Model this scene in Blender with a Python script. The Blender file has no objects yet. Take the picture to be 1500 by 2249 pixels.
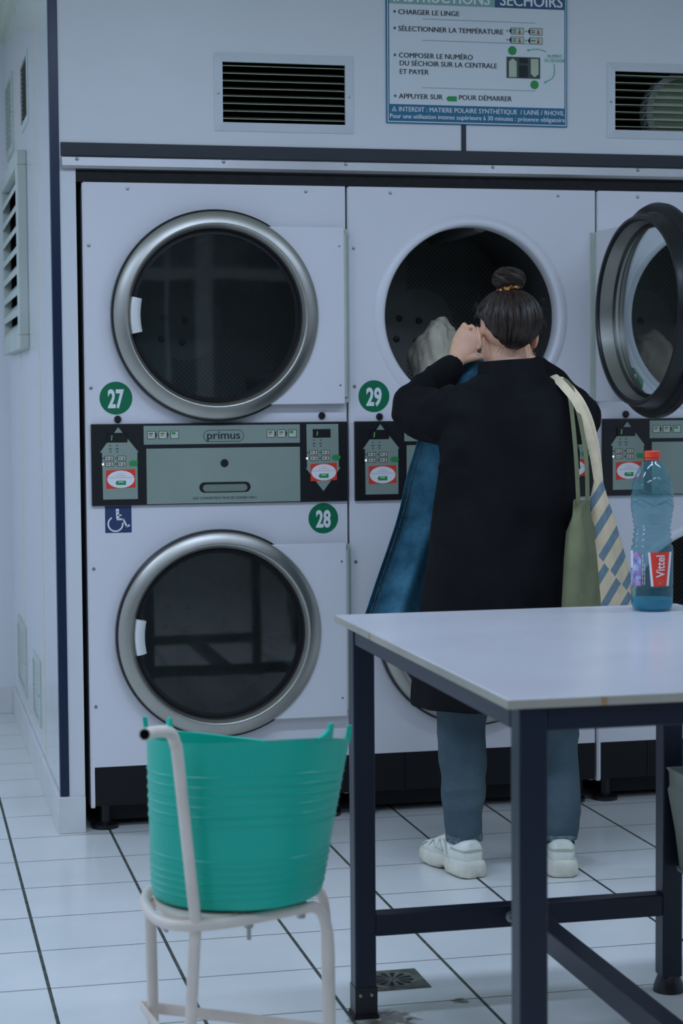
import bpy, bmesh, math, random
from math import sin, cos, pi, radians
from mathutils import Vector, Matrix, noise

random.seed(4)
scene = bpy.context.scene
COL = scene.collection

# ------------------------------------------------------------------ camera, world, lights, exposure
YAW, PITCH, ROLL = 0.2256, 0.0594, 0.0076
fw = Vector((sin(YAW)*cos(PITCH), cos(YAW)*cos(PITCH), -sin(PITCH)))
rt = Vector((cos(YAW), -sin(YAW), 0))
dn = fw.cross(rt)
r2 = cos(ROLL)*rt + sin(ROLL)*dn
d2 = -sin(ROLL)*rt + cos(ROLL)*dn
cam = bpy.data.cameras.new('camera')
cam.sensor_fit = 'HORIZONTAL'
cam.sensor_width = 24.0
cam.lens = 4255.75/1500*24.0
cam.clip_start = 0.05
cam.clip_end = 60
cam.dof.use_dof = True
cam.dof.focus_distance = 5.05
cam.dof.aperture_fstop = 5.6
camo = bpy.data.objects.new('camera', cam)
COL.objects.link(camo)
M3 = Matrix((r2, -d2, -fw)).transposed()
camo.matrix_world = Matrix.Translation((0, -5.7865, 1.30)) @ M3.to_4x4()
scene.camera = camo

world = bpy.data.worlds.new('world')
scene.world = world
world.use_nodes = True
bg = world.node_tree.nodes['Background']
bg.inputs[0].default_value = (0.30, 0.45, 0.55, 1)
bg.inputs[1].default_value = 0.04

vs = scene.view_settings
vs.view_transform = 'Standard'
vs.look = 'None'
vs.gamma = 1.0
vs.exposure = 0.0
try:
    vs.use_curve_mapping = False
except Exception:
    pass
scene.cycles.use_denoising = True
scene.cycles.max_bounces = 9
scene.cycles.transparent_max_bounces = 16
scene.cycles.sample_clamp_indirect = 4.0


def area(name, loc, sx, sy, power, color, rot=(0, 0, 0)):
    l = bpy.data.lights.new(name, 'AREA')
    l.shape = 'RECTANGLE'
    l.size, l.size_y = sx, sy
    l.energy = power
    l.color = color
    o = bpy.data.objects.new(name, l)
    COL.objects.link(o)
    o.location = loc
    o.rotation_euler = rot
    return o


TUBE = (0.555, 0.695, 1.0)
LP = 18.2
for i, (lx, ly, k) in enumerate([(-0.9, -2.15, 1.15), (0.9, -2.15, 1.25), (2.7, -2.15, .95),
                                 (-1.2, -4.3, .75), (0.9, -4.3, .55), (2.7, -4.3, .5),
                                 (-0.2, -6.4, .45), (1.8, -6.4, .45)]):
    area('ceiling_lamp', (lx, ly, 2.78), 1.25, 0.16, LP*k, TUBE)
area('ceiling_lamp', (-1.6, 0.7, 2.78), 1.25, 0.16, 31.0, TUBE)



# ------------------------------------------------------------------ materials
def lin(c):
    c /= 255.0
    return c/12.92 if c <= 0.04045 else ((c+0.055)/1.055)**2.4


GAIN = (0.381, 0.476, 0.659)


def ref(r, g, b):
    """surface colour of a thing seen as r,g,b under this room's cool lamps"""
    return tuple(min(0.88, lin(c)/k) for c, k in zip((r, g, b), GAIN)) + (1,)


class NT:
    def __init__(s, name):
        s.m = bpy.data.materials.new(name)
        s.m.use_nodes = True
        s.t = s.m.node_tree
        s.b = s.t.nodes['Principled BSDF']
        s.out = s.t.nodes['Material Output']

    def n(s, typ, **kw):
        nd = s.t.nodes.new(typ)
        for k, v in kw.items():
            setattr(nd, k, v)
        return nd

    def l(s, a, b):
        s.t.links.new(a, b)

    def math(s, op, a, b=None, c=None):
        nd = s.n('ShaderNodeMath', operation=op)
        for i, v in enumerate((a, b, c)):
            if v is None:
                continue
            if isinstance(v, (int, float)):
                nd.inputs[i].default_value = v
            else:
                s.l(v, nd.inputs[i])
        return nd.outputs[0]

    def mix(s, fac, a, b):
        nd = s.n('ShaderNodeMix', data_type='RGBA')
        if isinstance(fac, (int, float)):
            nd.inputs[0].default_value = fac
        else:
            s.l(fac, nd.inputs[0])
        for sock, v in ((nd.inputs[6], a), (nd.inputs[7], b)):
            if isinstance(v, tuple):
                sock.default_value = v
            else:
                s.l(v, sock)
        return nd.outputs[2]

    def noise(s, scale, detail=3, vec=None, rough=0.55):
        nd = s.n('ShaderNodeTexNoise')
        nd.inputs['Scale'].default_value = scale
        nd.inputs['Detail'].default_value = detail
        nd.inputs['Roughness'].default_value = rough
        if vec is None:
            vec = s.n('ShaderNodeTexCoord').outputs['Object']
        s.l(vec, nd.inputs['Vector'])
        return nd.outputs[0]

    def ramp(s, fac, lo, hi):
        nd = s.n('ShaderNodeMapRange')
        s.l(fac, nd.inputs[0])
        nd.inputs[1].default_value = lo
        nd.inputs[2].default_value = hi
        return nd.outputs[0]

    def bump(s, h, strength, dist):
        nd = s.n('ShaderNodeBump')
        nd.inputs['Strength'].default_value = strength
        nd.inputs['Distance'].default_value = dist
        s.l(h, nd.inputs['Height'])
        s.l(nd.outputs[0], s.b.inputs['Normal'])

    def set(s, **kw):
        for k, v in kw.items():
            s.b.inputs[k.replace('_', ' ')].default_value = v


def plain(name, col, rough=0.5, metal=0.0, spec=0.5, vary=0.06, vscale=6.0, bump=0, bscale=200, sheen=0):
    m = NT(name)
    if vary:
        f = m.noise(vscale, 4)
        d = tuple(c*(1-vary*1.6) for c in col[:3]) + (1,)
        u = tuple(min(1, c*(1+vary)) for c in col[:3]) + (1,)
        m.l(m.mix(m.ramp(f, 0.3, 0.7), d, u), m.b.inputs['Base Color'])
    else:
        m.set(Base_Color=col)
    m.set(Roughness=rough, Metallic=metal)
    m.b.inputs['Specular IOR Level'].default_value = spec
    if sheen:
        m.b.inputs['Sheen Weight'].default_value = sheen
        m.b.inputs['Sheen Roughness'].default_value = 0.5
    if bump:
        m.bump(m.noise(bscale, 2), 0.5, bump)
    return m.m


WHITE = ref(152, 166, 192)
MAT = {}
MAT['wall'] = plain('painted white panel', ref(150, 166, 192), 0.45, vary=0.03, vscale=1.5)
MAT['laminate'] = plain('glossy white laminate', ref(150, 167, 194), 0.12, vary=0.03, vscale=1.2)
MAT['ceiling'] = plain('ceiling board', ref(140, 160, 170), 0.8, vary=0.02)
MAT['enamel'] = plain('white enamel', ref(154, 168, 196), 0.32, vary=0.02, vscale=2.0)
MAT['tilewhite'] = plain('white glazed skirting tile', ref(146, 161, 184), 0.25, vary=0.05)
MAT['navy'] = plain('navy lacquer', ref(5, 22, 52), 0.3, vary=0.05)
MAT['navystrip'] = plain('dark slate blue strip', ref(20, 27, 38), 0.45, vary=0.05)
MAT['blue_steel'] = plain('navy powder coated steel', ref(6, 14, 35), 0.36, vary=0.08, vscale=9, bump=0.0004, bscale=500)
MAT['alu'] = plain('brushed aluminium', (0.44, 0.43, 0.42, 1), 0.42, metal=1.0, vary=0.08, vscale=3)
MAT['steel'] = plain('brushed steel', (0.50, 0.48, 0.43, 1), 0.36, metal=1.0, vary=0.08, vscale=5)
MAT['hingesteel'] = plain('grey steel', ref(128, 148, 158), 0.4, metal=0.15, vary=0.06)
MAT['screw'] = plain('zinc screw', (0.42, 0.42, 0.40, 1), 0.35, metal=1.0, vary=0.05)
MAT['black'] = plain('black plastic', (0.012, 0.012, 0.013, 1), 0.38, vary=0.05)
MAT['rubber'] = plain('black rubber', (0.010, 0.010, 0.011, 1), 0.32, vary=0.05)
MAT['kick'] = plain('black laminate plinth', (0.008, 0.0075, 0.008, 1), 0.5, spec=0.3, vary=0.1)
MAT['woodgap'] = plain('dark stained board', (0.011, 0.0105, 0.010, 1), 0.55, spec=0.3, vary=0.3, vscale=40)
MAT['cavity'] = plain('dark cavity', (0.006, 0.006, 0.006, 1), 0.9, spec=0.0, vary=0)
MAT['fascia'] = plain('grey control fascia', ref(98, 120, 128), 0.42, metal=0.15, vary=0.05, vscale=4, bump=0.0002, bscale=900)
MAT['tag'] = plain('pale key legend', ref(128, 148, 152), 0.5, vary=0)
MAT['ink'] = plain('black ink', (0.012, 0.014, 0.018, 1), 0.6, vary=0)
MAT['inkblue'] = plain('blue ink', ref(30, 62, 90), 0.6, vary=0)
MAT['signborder'] = plain('teal blue ink', ref(18, 78, 118), 0.5, vary=0)
MAT['signgrey'] = plain('grey teal ink', ref(92, 128, 142), 0.5, vary=0)
MAT['signnavy'] = plain('navy ink', ref(30, 62, 100), 0.5, vary=0)
MAT['signwhite'] = plain('white sign board', ref(146, 165, 190), 0.4, vary=0.01)
MAT['signline'] = plain('line ink', ref(80, 118, 152), 0.5, vary=0)
MAT['letterwhite'] = plain('white lettering', ref(168, 190, 214), 0.5, vary=0)
MAT['green'] = plain('green vinyl', ref(2, 82, 62), 0.4, vary=0.02)
MAT['greenink'] = plain('green ink', ref(20, 108, 58), 0.5, vary=0)
MAT['greenthin'] = plain('sea green ink', ref(45, 125, 118), 0.5, vary=0)
MAT['red'] = plain('red vinyl', ref(205, 44, 34), 0.45, vary=0.02)
MAT['redink'] = plain('faded red ink', ref(190, 110, 130), 0.5, vary=0)
MAT['redtherm'] = plain('dark red ink', ref(120, 40, 38), 0.5, vary=0)
MAT['disabledblue'] = plain('dark blue vinyl', ref(30, 46, 88), 0.4, vary=0.03)
MAT['chairwhite'] = plain('chipped white enamel tube', (0.90, 0.77, 0.66, 1), 0.35, vary=0.06, vscale=12)
MAT['tabletop'] = plain('white melamine', ref(134, 146, 170), 0.22, vary=0.04, vscale=3)
MAT['tableedge'] = plain('off white edging', ref(114, 121, 126), 0.5, vary=0.08)
MAT['greyplastic'] = plain('grey plastic', ref(84, 96, 100), 0.4, vary=0.06)
MAT['castiron'] = plain('stained drain metal', ref(70, 82, 84), 0.45, metal=0.5, vary=0.35, vscale=25)
MAT['skin'] = plain('skin', ref(168, 132, 124), 0.5, vary=0.08, vscale=18)
MAT['coat'] = plain('black wool', (0.0085, 0.0082, 0.0095, 1), 0.85, spec=0.15, vary=0.25, vscale=7, bump=0.0008, bscale=350)
MAT['hair'] = plain('dark brown hair', (0.032, 0.019, 0.013, 1), 0.42, spec=0.4, vary=0.35, vscale=60)
MAT['gold'] = plain('gold', (0.80, 0.60, 0.35, 1), 0.25, metal=1.0, vary=0)
MAT['sock'] = plain('black knit', (0.012, 0.012, 0.014, 1), 0.9, vary=0.1)
MAT['shoe'] = plain('white leather', ref(165, 178, 188), 0.5, vary=0.06, vscale=14)
MAT['shoegrey'] = plain('grey shoe trim', ref(122, 138, 140), 0.6, vary=0.06)
MAT['sole'] = plain('off white rubber sole', ref(150, 163, 172), 0.6, vary=0.10, vscale=20)
MAT['greycloth'] = plain('grey jersey', ref(132, 140, 142), 0.9, vary=0.12, vscale=12, bump=0.001, bscale=220)
MAT['tealcloth'] = plain('teal cloth', ref(50, 92, 100), 0.9, vary=0.12, vscale=12)
MAT['browncloth'] = plain('taupe cloth', ref(96, 96, 98), 0.9, vary=0.12, vscale=12)
MAT['olive'] = plain('olive canvas', ref(76, 87, 72), 0.85, vary=0.10, vscale=16, bump=0.0008, bscale=400)
MAT['cream'] = plain('cream webbing', ref(158, 158, 152), 0.8, vary=0.08, vscale=30)
MAT['teal'] = plain('teal rubber plastic', ref(0, 138, 137), 0.36, vary=0.05, vscale=5)
MAT['capred'] = plain('red cap plastic', ref(222, 52, 36), 0.35, vary=0.03)
MAT['nightglass'] = plain('dark shop window', (0.010, 0.013, 0.016, 1), 0.1, vary=0)
MAT['frontwhite'] = plain('white shopfront frame', (0.42, 0.44, 0.40, 1), 0.5, vary=0.02)
MAT['drain'] = plain('drain hole', (0.006, 0.005, 0.005, 1), 0.9, vary=0)
MAT['vent'] = plain('white vent frame', ref(140, 157, 183), 0.4, vary=0.03)
MAT['ventgrey'] = plain('grey vent metal', ref(126, 146, 160), 0.5, spec=0.3, vary=0.05)
MAT['ventshaded'] = plain('shaded vent blade', ref(50, 58, 58), 0.6, spec=0.2, vary=0)  # shadow on the blade undersides is put into this dark colour
MAT['slat'] = plain('galvanised slat', ref(110, 130, 128), 0.4, metal=0.4, vary=0.08)
MAT['kickgrey'] = plain('dark grey print', ref(38, 52, 56), 0.5, vary=0)
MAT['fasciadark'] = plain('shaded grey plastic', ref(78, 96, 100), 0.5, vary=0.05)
MAT['lip'] = plain('lip', ref(160, 92, 98), 0.45, vary=0.03)
MAT['stain'] = plain('brown stain', ref(110, 96, 78), 0.6, vary=0.2, vscale=60)
MAT['handle'] = plain('silver plastic', ref(160, 176, 196), 0.35, metal=0.2, vary=0.03)

m = NT('display glow')
m.set(Base_Color=(0.02, 0.02, 0.015, 1))
m.b.inputs['Emission Color'].default_value = (0.25, 0.9, 0.2, 1)
m.b.inputs['Emission Strength'].default_value = 0.25
MAT['glow'] = m.m
m = NT('indicator lamp')
m.b.inputs['Emission Color'].default_value = (0.75, 0.85, 0.80, 1)
m.b.inputs['Emission Strength'].default_value = 0.8
MAT['lamp'] = m.m


STAINS = ((1.158, -1.845, .020, .8), (.985, -1.925, .060, .75), (.935, -1.925, .045, .7), (1.017, -1.935, .012, .9))


def floor_mat():
    m = NT('white floor tiles')
    co = m.n('ShaderNodeTexCoord').outputs['Object']
    sx = m.n('ShaderNodeSeparateXYZ')
    m.l(co, sx.inputs[0])

    def linedist(o, off):
        a = m.math('DIVIDE', m.math('SUBTRACT', o, off), 0.3)
        f = m.math('FRACT', m.math('ADD', a, 100.5))
        return m.math('MULTIPLY', m.math('ABSOLUTE', m.math('SUBTRACT', f, 0.5)), 0.3)

    dx = linedist(sx.outputs[0], 0.3048)
    dy = linedist(sx.outputs[1], -0.0362)
    gx = m.math('LESS_THAN', dx, 0.0040)
    gy = m.math('LESS_THAN', dy, 0.0021)
    g = m.math('MAXIMUM', gx, gy)
    n1 = m.ramp(m.noise(3.0, 5), 0.35, 0.72)
    n2 = m.ramp(m.noise(26.0, 4), 0.72, 0.80)
    tile = m.mix(n1, ref(144, 161, 182), ref(153, 168, 190))
    # per-tile tone
    ix = m.math('FLOOR', m.math('DIVIDE', m.math('SUBTRACT', sx.outputs[0], 0.3048), 0.3))
    iy = m.math('FLOOR', m.math('DIVIDE', m.math('SUBTRACT', sx.outputs[1], -0.0362), 0.3))
    cb = m.n('ShaderNodeCombineXYZ')
    m.l(ix, cb.inputs[0])
    m.l(iy, cb.inputs[1])
    wn = m.n('ShaderNodeTexWhiteNoise')
    m.l(cb.outputs[0], wn.inputs['Vector'])
    tile = m.mix(m.math('MULTIPLY', wn.outputs[0], 0.25), tile, ref(146, 164, 178))
    tile = m.mix(m.math('MULTIPLY', n2, 0.55), tile, ref(88, 98, 98))
    rn = m.math('SUBTRACT', m.noise(45, 4), 0.5)
    for px, py, rad, k in STAINS:
        vd = m.n('ShaderNodeVectorMath', operation='DISTANCE')
        m.l(co, vd.inputs[0])
        vd.inputs[1].default_value = (px, py, 0)
        dd = m.math('ADD', m.math('DIVIDE', vd.outputs['Value'], rad), m.math('MULTIPLY', rn, 2.2))
        tile = m.mix(m.math('MULTIPLY', m.ramp(dd, 1.0, 0.55), k), tile, ref(58, 56, 48))
    grout = m.mix(m.ramp(m.noise(40, 3), 0.4, 0.7), ref(30, 38, 40), ref(56, 66, 66))
    m.l(m.mix(g, tile, grout), m.b.inputs['Base Color'])
    rough = m.math('ADD', m.math('MULTIPLY', g, 0.5), 0.24)
    m.l(rough, m.b.inputs['Roughness'])
    h = m.math('MULTIPLY', g, -1.0)
    m.bump(h, 0.6, 0.0015)
    return m.m


MAT['floor'] = floor_mat()


def denim_mat(name, c1, c2, scale=9):
    m = NT(name)
    n1 = m.ramp(m.noise(scale, 4), 0.3, 0.7)
    n2 = m.noise(420, 2)
    col = m.mix(n1, c1, c2)
    d = tuple(c*0.75 for c in c1[:3]) + (1,)
    m.l(m.mix(m.math('MULTIPLY', m.ramp(n2, 0.4, 0.65), 0.5), col, d), m.b.inputs['Base Color'])
    m.set(Roughness=0.85)
    m.b.inputs['Specular IOR Level'].default_value = 0.2
    m.bump(n2, 0.4, 0.0006)
    return m.m


MAT['denim'] = denim_mat('mid blue denim', ref(22, 60, 88), ref(50, 98, 134), 14)
MAT['jeans'] = denim_mat('dark blue denim', ref(42, 60, 78), ref(58, 78, 96), 6)
MAT['jeanhem'] = denim_mat('worn denim hem', ref(34, 54, 74), ref(88, 112, 128), 90)


def glass_mat(name, tint, spec=1.0, rough=0.02, milk=None, mk=0.0, ior=1.5):
    m = NT(name)
    tr = m.n('ShaderNodeBsdfTransparent')
    tr.inputs[0].default_value = tint
    gl = m.n('ShaderNodeBsdfGlossy')
    gl.inputs['Roughness'].default_value = rough
    gl.inputs['Color'].default_value = (1, 1, 1, 1)
    lw = m.n('ShaderNodeLayerWeight')
    lw.inputs[0].default_value = 0.5
    f0 = ((ior-1)/(ior+1))**2
    fres = m.math('ADD', m.math('MULTIPLY', m.math('POWER', lw.outputs['Facing'], 5.0), 1-f0), f0)
    mx = m.n('ShaderNodeMixShader')
    m.l(m.math('MULTIPLY', fres, spec), mx.inputs[0])
    body = tr.outputs[0]
    if milk:
        df, tl, a, c = m.n('ShaderNodeBsdfDiffuse'), m.n('ShaderNodeBsdfTranslucent'), m.n('ShaderNodeMixShader'), m.n('ShaderNodeMixShader')
        df.inputs[0].default_value = tl.inputs[0].default_value = milk
        m.l(df.outputs[0], a.inputs[1])
        m.l(tl.outputs[0], a.inputs[2])
        a.inputs[0].default_value = 0.5
        c.inputs[0].default_value = mk
        m.l(tr.outputs[0], c.inputs[1])
        m.l(a.outputs[0], c.inputs[2])
        body = c.outputs[0]
    m.l(body, mx.inputs[1])
    m.l(gl.outputs[0], mx.inputs[2])
    m.l(mx.outputs[0], m.out.inputs[0])
    return m.m


MAT['doorglass'] = glass_mat('tinted door glass', (0.66, 0.74, 0.73, 1), 1.8, 0.03, (0.42, 0.45, 0.42, 1), 0.045)  # milk puts a pale haze into the glass to lift its dark interior
MAT['bottle'] = glass_mat('pale blue bottle plastic', (0.68, 0.84, 0.87, 1), 0.95, 0.05, (0.16, 0.40, 0.44, 1), 0.20, 1.5)
MAT['base_tint'] = glass_mat('deep blue bottle base', (0.20, 0.70, 0.84, 1), 0.5, 0.1, (0.0, 0.52, 0.66, 1), 0.75)
MAT['filmlabel'] = glass_mat('clear label film', (0.86, 0.92, 0.96, 1), 0.4, 0.15)


def perforated():
    m = NT('perforated drum steel')
    uv = m.n('ShaderNodeUVMap').outputs[0]
    s = m.n('ShaderNodeSeparateXYZ')
    m.l(uv, s.inputs[0])
    k = 2*pi/0.016
    a = m.math('SINE', m.math('MULTIPLY', s.outputs[0], k))
    b = m.math('SINE', m.math('MULTIPLY', s.outputs[1], k))
    hole = m.math('GREATER_THAN', m.math('MULTIPLY', a, b), 0.45)
    m.l(m.mix(hole, (0.17, 0.17, 0.155, 1), (0.012, 0.011, 0.010, 1)), m.b.inputs['Base Color'])
    m.set(Metallic=0.35, Roughness=0.45)
    return m.m


MAT['perf'] = perforated()
MAT['drumsteel'] = plain('plain drum steel', (0.20, 0.21, 0.19, 1), 0.45, metal=0.3, vary=0.1)


def stripe_mat():
    m = NT('cream canvas with blue stripes')
    co = m.n('ShaderNodeTexCoord').outputs['Object']
    s = m.n('ShaderNodeSeparateXYZ')
    m.l(co, s.inputs[0])
    z = s.outputs[2]
    x = m.math('SUBTRACT', m.math('MULTIPLY', s.outputs[0], .427), m.math('MULTIPLY', s.outputs[1], .904))
    f = m.math('SUBTRACT', z, m.math('MULTIPLY', x, 1.55))
    below = m.math('LESS_THAN', m.math('ADD', z, m.math('MULTIPLY', x, 1.35)), -0.215)
    f = m.math('ADD', f, m.math('MULTIPLY', below, 0.046))
    fr = m.math('FRACT', m.math('ADD', m.math('DIVIDE', f, 0.092), 50.12))
    st = m.math('LESS_THAN', fr, 0.41)
    base = m.mix(m.ramp(m.noise(14, 4), 0.3, 0.7), ref(140, 140, 134), ref(158, 157, 148))
    blue = m.mix(m.ramp(m.noise(60, 4), 0.3, 0.7), ref(66, 92, 116), ref(80, 106, 130))
    m.l(m.mix(st, base, blue), m.b.inputs['Base Color'])
    m.set(Roughness=0.85)
    m.bump(m.noise(380, 2), 0.4, 0.0008)
    return m.m


MAT['stripes'] = stripe_mat()


def tortoise():
    m = NT('tortoiseshell')
    f = m.ramp(m.noise(130, 3), 0.46, 0.58)
    m.l(m.mix(f, (0.012, 0.008, 0.006, 1), (0.80, 0.32, 0.06, 1)), m.b.inputs['Base Color'])
    m.set(Roughness=0.3)
    return m.m


MAT['tortoise'] = tortoise()


def label_mat():
    m = NT('blue picture label')
    f = m.noise(70, 5)
    c = m.mix(m.ramp(f, 0.35, 0.6), ref(36, 62, 130), ref(120, 140, 190))
    m.l(m.mix(m.math('MULTIPLY', m.ramp(m.noise(45, 3), 0.5, 0.62), 0.6), c, ref(112, 74, 120)), m.b.inputs['Base Color'])
    m.set(Roughness=0.3)
    return m.m


MAT['bluelabel'] = label_mat()
MAT['whitelabel'] = plain('white label print', ref(164, 184, 214), 0.3, vary=0.02)


# ------------------------------------------------------------------ mesh building
def font_mesh(body, bold=0.0, cuts=0, _cache={}):
    key = (body, bold, cuts)
    if key not in _cache:
        c = bpy.data.curves.new('t', 'FONT')
        c.body = body
        c.size = 1.0
        c.offset = bold
        c.resolution_u = 3
        o = bpy.data.objects.new('t', c)
        COL.objects.link(o)
        dg = bpy.context.evaluated_depsgraph_get()
        me = bpy.data.meshes.new_from_object(o.evaluated_get(dg))
        if cuts:
            bm = bmesh.new()
            bm.from_mesh(me)
            bmesh.ops.triangulate(bm, faces=bm.faces)
            bmesh.ops.subdivide_edges(bm, edges=bm.edges, cuts=cuts, use_grid_fill=True)
            bm.to_mesh(me)
            bm.free()
        vv = [tuple(v.co[:2]) for v in me.vertices]
        ff = [tuple(p.vertices) for p in me.polygons]
        bpy.data.objects.remove(o)
        bpy.data.curves.remove(c)
        bpy.data.meshes.remove(me)
        _cache[key] = (vv, ff)
    return _cache[key]


class MB:
    def __init__(s):
        s.v, s.f, s.mi, s.uv = [], [], [], {}

    def add(s, verts, faces, m=0):
        o = len(s.v)
        s.v += [tuple(p) for p in verts]
        s.f += [tuple(i+o for i in f) for f in faces]
        s.mi += [m]*len(faces)
        return o

    def box(s, x0, x1, y0, y1, z0, z1, m=0):
        v = [(x0, y0, z0), (x1, y0, z0), (x1, y1, z0), (x0, y1, z0), (x0, y0, z1), (x1, y0, z1), (x1, y1, z1), (x0, y1, z1)]
        f = [(0, 3, 2, 1), (4, 5, 6, 7), (0, 1, 5, 4), (1, 2, 6, 5), (2, 3, 7, 6), (3, 0, 4, 7)]
        s.add(v, f, m)

    def loft(s, rings, m=0, cap0=True, cap1=True, closed=True):
        n = len(rings[0])
        o = len(s.v)
        for r in rings:
            s.v += [tuple(p) for p in r]
        for i in range(len(rings)-1):
            for j in range(n if closed else n-1):
                k = (j+1) % n
                s.f.append((o+i*n+j, o+i*n+k, o+(i+1)*n+k, o+(i+1)*n+j))
                s.mi.append(m)
        if cap0:
            s.f.append(tuple(o+j for j in reversed(range(n))))
            s.mi.append(m)
        if cap1:
            q = o+(len(rings)-1)*n
            s.f.append(tuple(q+j for j in range(n)))
            s.mi.append(m)

    def tube(s, path, r, n=12, m=0, caps=True, flat=1.0, up=None):
        P = [Vector(p) for p in path]
        rings = []
        prev = None
        for i, p in enumerate(P):
            t = (P[min(i+1, len(P)-1)]-P[max(i-1, 0)]).normalized()
            if prev is None:
                a = Vector(up) if up else (Vector((0, 0, 1)) if abs(t.z) < 0.9 else Vector((1, 0, 0)))
                nx = (a - t*a.dot(t)).normalized()
            else:
                nx = (prev - t*prev.dot(t)).normalized()
            prev = nx
            by = t.cross(nx)
            rr = r[i] if isinstance(r, (list, tuple)) else r
            ra, rb = rr if isinstance(rr, (list, tuple)) else (rr, rr*flat)
            rings.append([p + nx*(ra*cos(2*pi*k/n)) + by*(rb*sin(2*pi*k/n)) for k in range(n)])
        s.loft(rings, m, caps, caps)

    def lathe(s, prof, c=(0, 0, 0), axis='z', n=64, m=0, cap0=False, cap1=False, uvs=False, ax=1.0, ay=1.0):
        rings = []
        for r, h in prof:
            ring = []
            for k in range(n):
                a = 2*pi*k/n
                if axis == 'z':
                    ring.append((c[0]+r*ax*cos(a), c[1]+r*ay*sin(a), c[2]+h))
                else:
                    ring.append((c[0]+r*ax*cos(a), c[1]+h, c[2]+r*ay*sin(a)))
            rings.append(ring)
        s.loft(rings, m, cap0, cap1)

    def ell(s, c, r, n=20, k=12, m=0, rot=None):
        rings = []
        for i in range(k+1):
            th = pi*i/k
            rr = max(sin(th), 0.02)
            ring = []
            for j in range(n):
                a = 2*pi*j/n
                p = Vector((r[0]*rr*cos(a), r[1]*rr*sin(a), -r[2]*cos(th)))
                if rot is not None:
                    p = rot @ p
                ring.append(Vector(c)+p)
            rings.append(ring)
        s.loft(rings, m)

    def prism(s, poly, y0, y1, m=0):
        """poly in x,z; extruded along y"""
        n = len(poly)
        v = [(x, y0, z) for x, z in poly] + [(x, y1, z) for x, z in poly]
        f = [tuple(range(n)), tuple(reversed(range(n, 2*n)))]
        f += [(i, i+n, (i+1) % n+n, (i+1) % n) for i in range(n)]
        s.add(v, f, m)

    def flat(s, poly, y, m=0):
        s.add([(x, y, z) for x, z in poly], [tuple(range(len(poly)))], m)

    def disc(s, cx, cz, y, r, m=0, n=40, rz=None):
        s.flat([(cx+r*cos(2*pi*k/n), cz+(rz or r)*sin(2*pi*k/n)) for k in range(n)], y, m)

    def holed(s, x0, x1, z0, z1, cx, cz, r, y0, y1, m=0, n=96):
        """rectangular sheet with a round hole, front at y0, back at y1"""
        c, q = [], []
        angs = sorted([2*pi*k/n for k in range(n)] + [math.atan2(z-cz, x-cx) % (2*pi) for x in (x0, x1) for z in (z0, z1)])
        for a in angs:
            dx, dz = cos(a), sin(a)
            t = min([(x1-cx)/dx if dx > 1e-9 else 1e9, (x0-cx)/dx if dx < -1e-9 else 1e9,
                     (z1-cz)/dz if dz > 1e-9 else 1e9, (z0-cz)/dz if dz < -1e-9 else 1e9])
            c.append((cx+r*dx, cz+r*dz))
            q.append((cx+t*dx, cz+t*dz))
        ring = lambda p, y: [(x, y, z) for x, z in p]
        s.loft([ring(q, y1), ring(q, y0), ring(c, y0), ring(c, y1)], m, False, False)

    def text(s, body, x0, x1, base, cap, y, m=0, bold=0.0, shear=0.0):
        over = 0.0
        if 0 < bold < .03:
            over, bold = bold, 0.0
        vv, ff = font_mesh(body, bold)
        hv, _ = font_mesh('H', bold)
        sc = cap/(max(p[1] for p in hv)-min(p[1] for p in hv))
        lo, hi = min(p[0] for p in vv), max(p[0] for p in vv)
        sx = (x1-x0)/(hi-lo)
        for k in ((-1, 0, 1) if over else (0,)):
            s.add([(x0+((p[0]-lo)+k*over)*sx+p[1]*sc*shear, y-.00003*k, base+p[1]*sc) for p in vv], ff, m)

    def build(s, name, mats, parent=None, smooth=35, bevel=0, seg=2, loc=None, sub=0):
        me = bpy.data.meshes.new(name)
        me.from_pydata(s.v, [], s.f)
        if not isinstance(mats, (list, tuple)):
            mats = [mats]
        for k in mats:
            me.materials.append(MAT[k])
        me.polygons.foreach_set('material_index', s.mi)
        bm = bmesh.new()
        bm.from_mesh(me)
        bmesh.ops.recalc_face_normals(bm, faces=bm.faces)
        bm.to_mesh(me)
        bm.free()
        if smooth:
            me.polygons.foreach_set('use_smooth', [True]*len(me.polygons))
            me.set_sharp_from_angle(angle=radians(smooth))
        o = bpy.data.objects.new(name, me)
        COL.objects.link(o)
        if loc:
            o.location = loc
        if parent:
            o.parent = parent
        if bevel:
            b = o.modifiers.new('bevel', 'BEVEL')
            b.width = bevel
            b.segments = seg
            b.limit_method = 'ANGLE'
            b.angle_limit = radians(50)
        if sub:
            u = o.modifiers.new('sub', 'SUBSURF')
            u.levels = u.render_levels = sub
        return o

    def remeshed(s, name, mat, parent, voxel, smooth_it=6, fn=None, loc=None):
        """union of the closed pieces as one continuous surface"""
        me = bpy.data.meshes.new('tmp')
        me.from_pydata(s.v, [], s.f)
        bm = bmesh.new()
        bm.from_mesh(me)
        bmesh.ops.recalc_face_normals(bm, faces=bm.faces)
        bm.to_mesh(me)
        bm.free()
        o = bpy.data.objects.new('tmp', me)
        COL.objects.link(o)
        r = o.modifiers.new('r', 'REMESH')
        r.mode = 'VOXEL'
        r.voxel_size = voxel
        sm = o.modifiers.new('s', 'SMOOTH')
        sm.factor = 0.5
        sm.iterations = smooth_it
        dg = bpy.context.evaluated_depsgraph_get()
        m2 = bpy.data.meshes.new_from_object(o.evaluated_get(dg))
        bpy.data.objects.remove(o)
        bpy.data.meshes.remove(me)
        m2.name = name
        if fn:
            nor = [v.normal.copy() for v in m2.vertices]
            for v, nn in zip(m2.vertices, nor):
                v.co = fn(v.co, nn)
        m2.materials.clear()
        m2.materials.append(MAT[mat])
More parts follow.
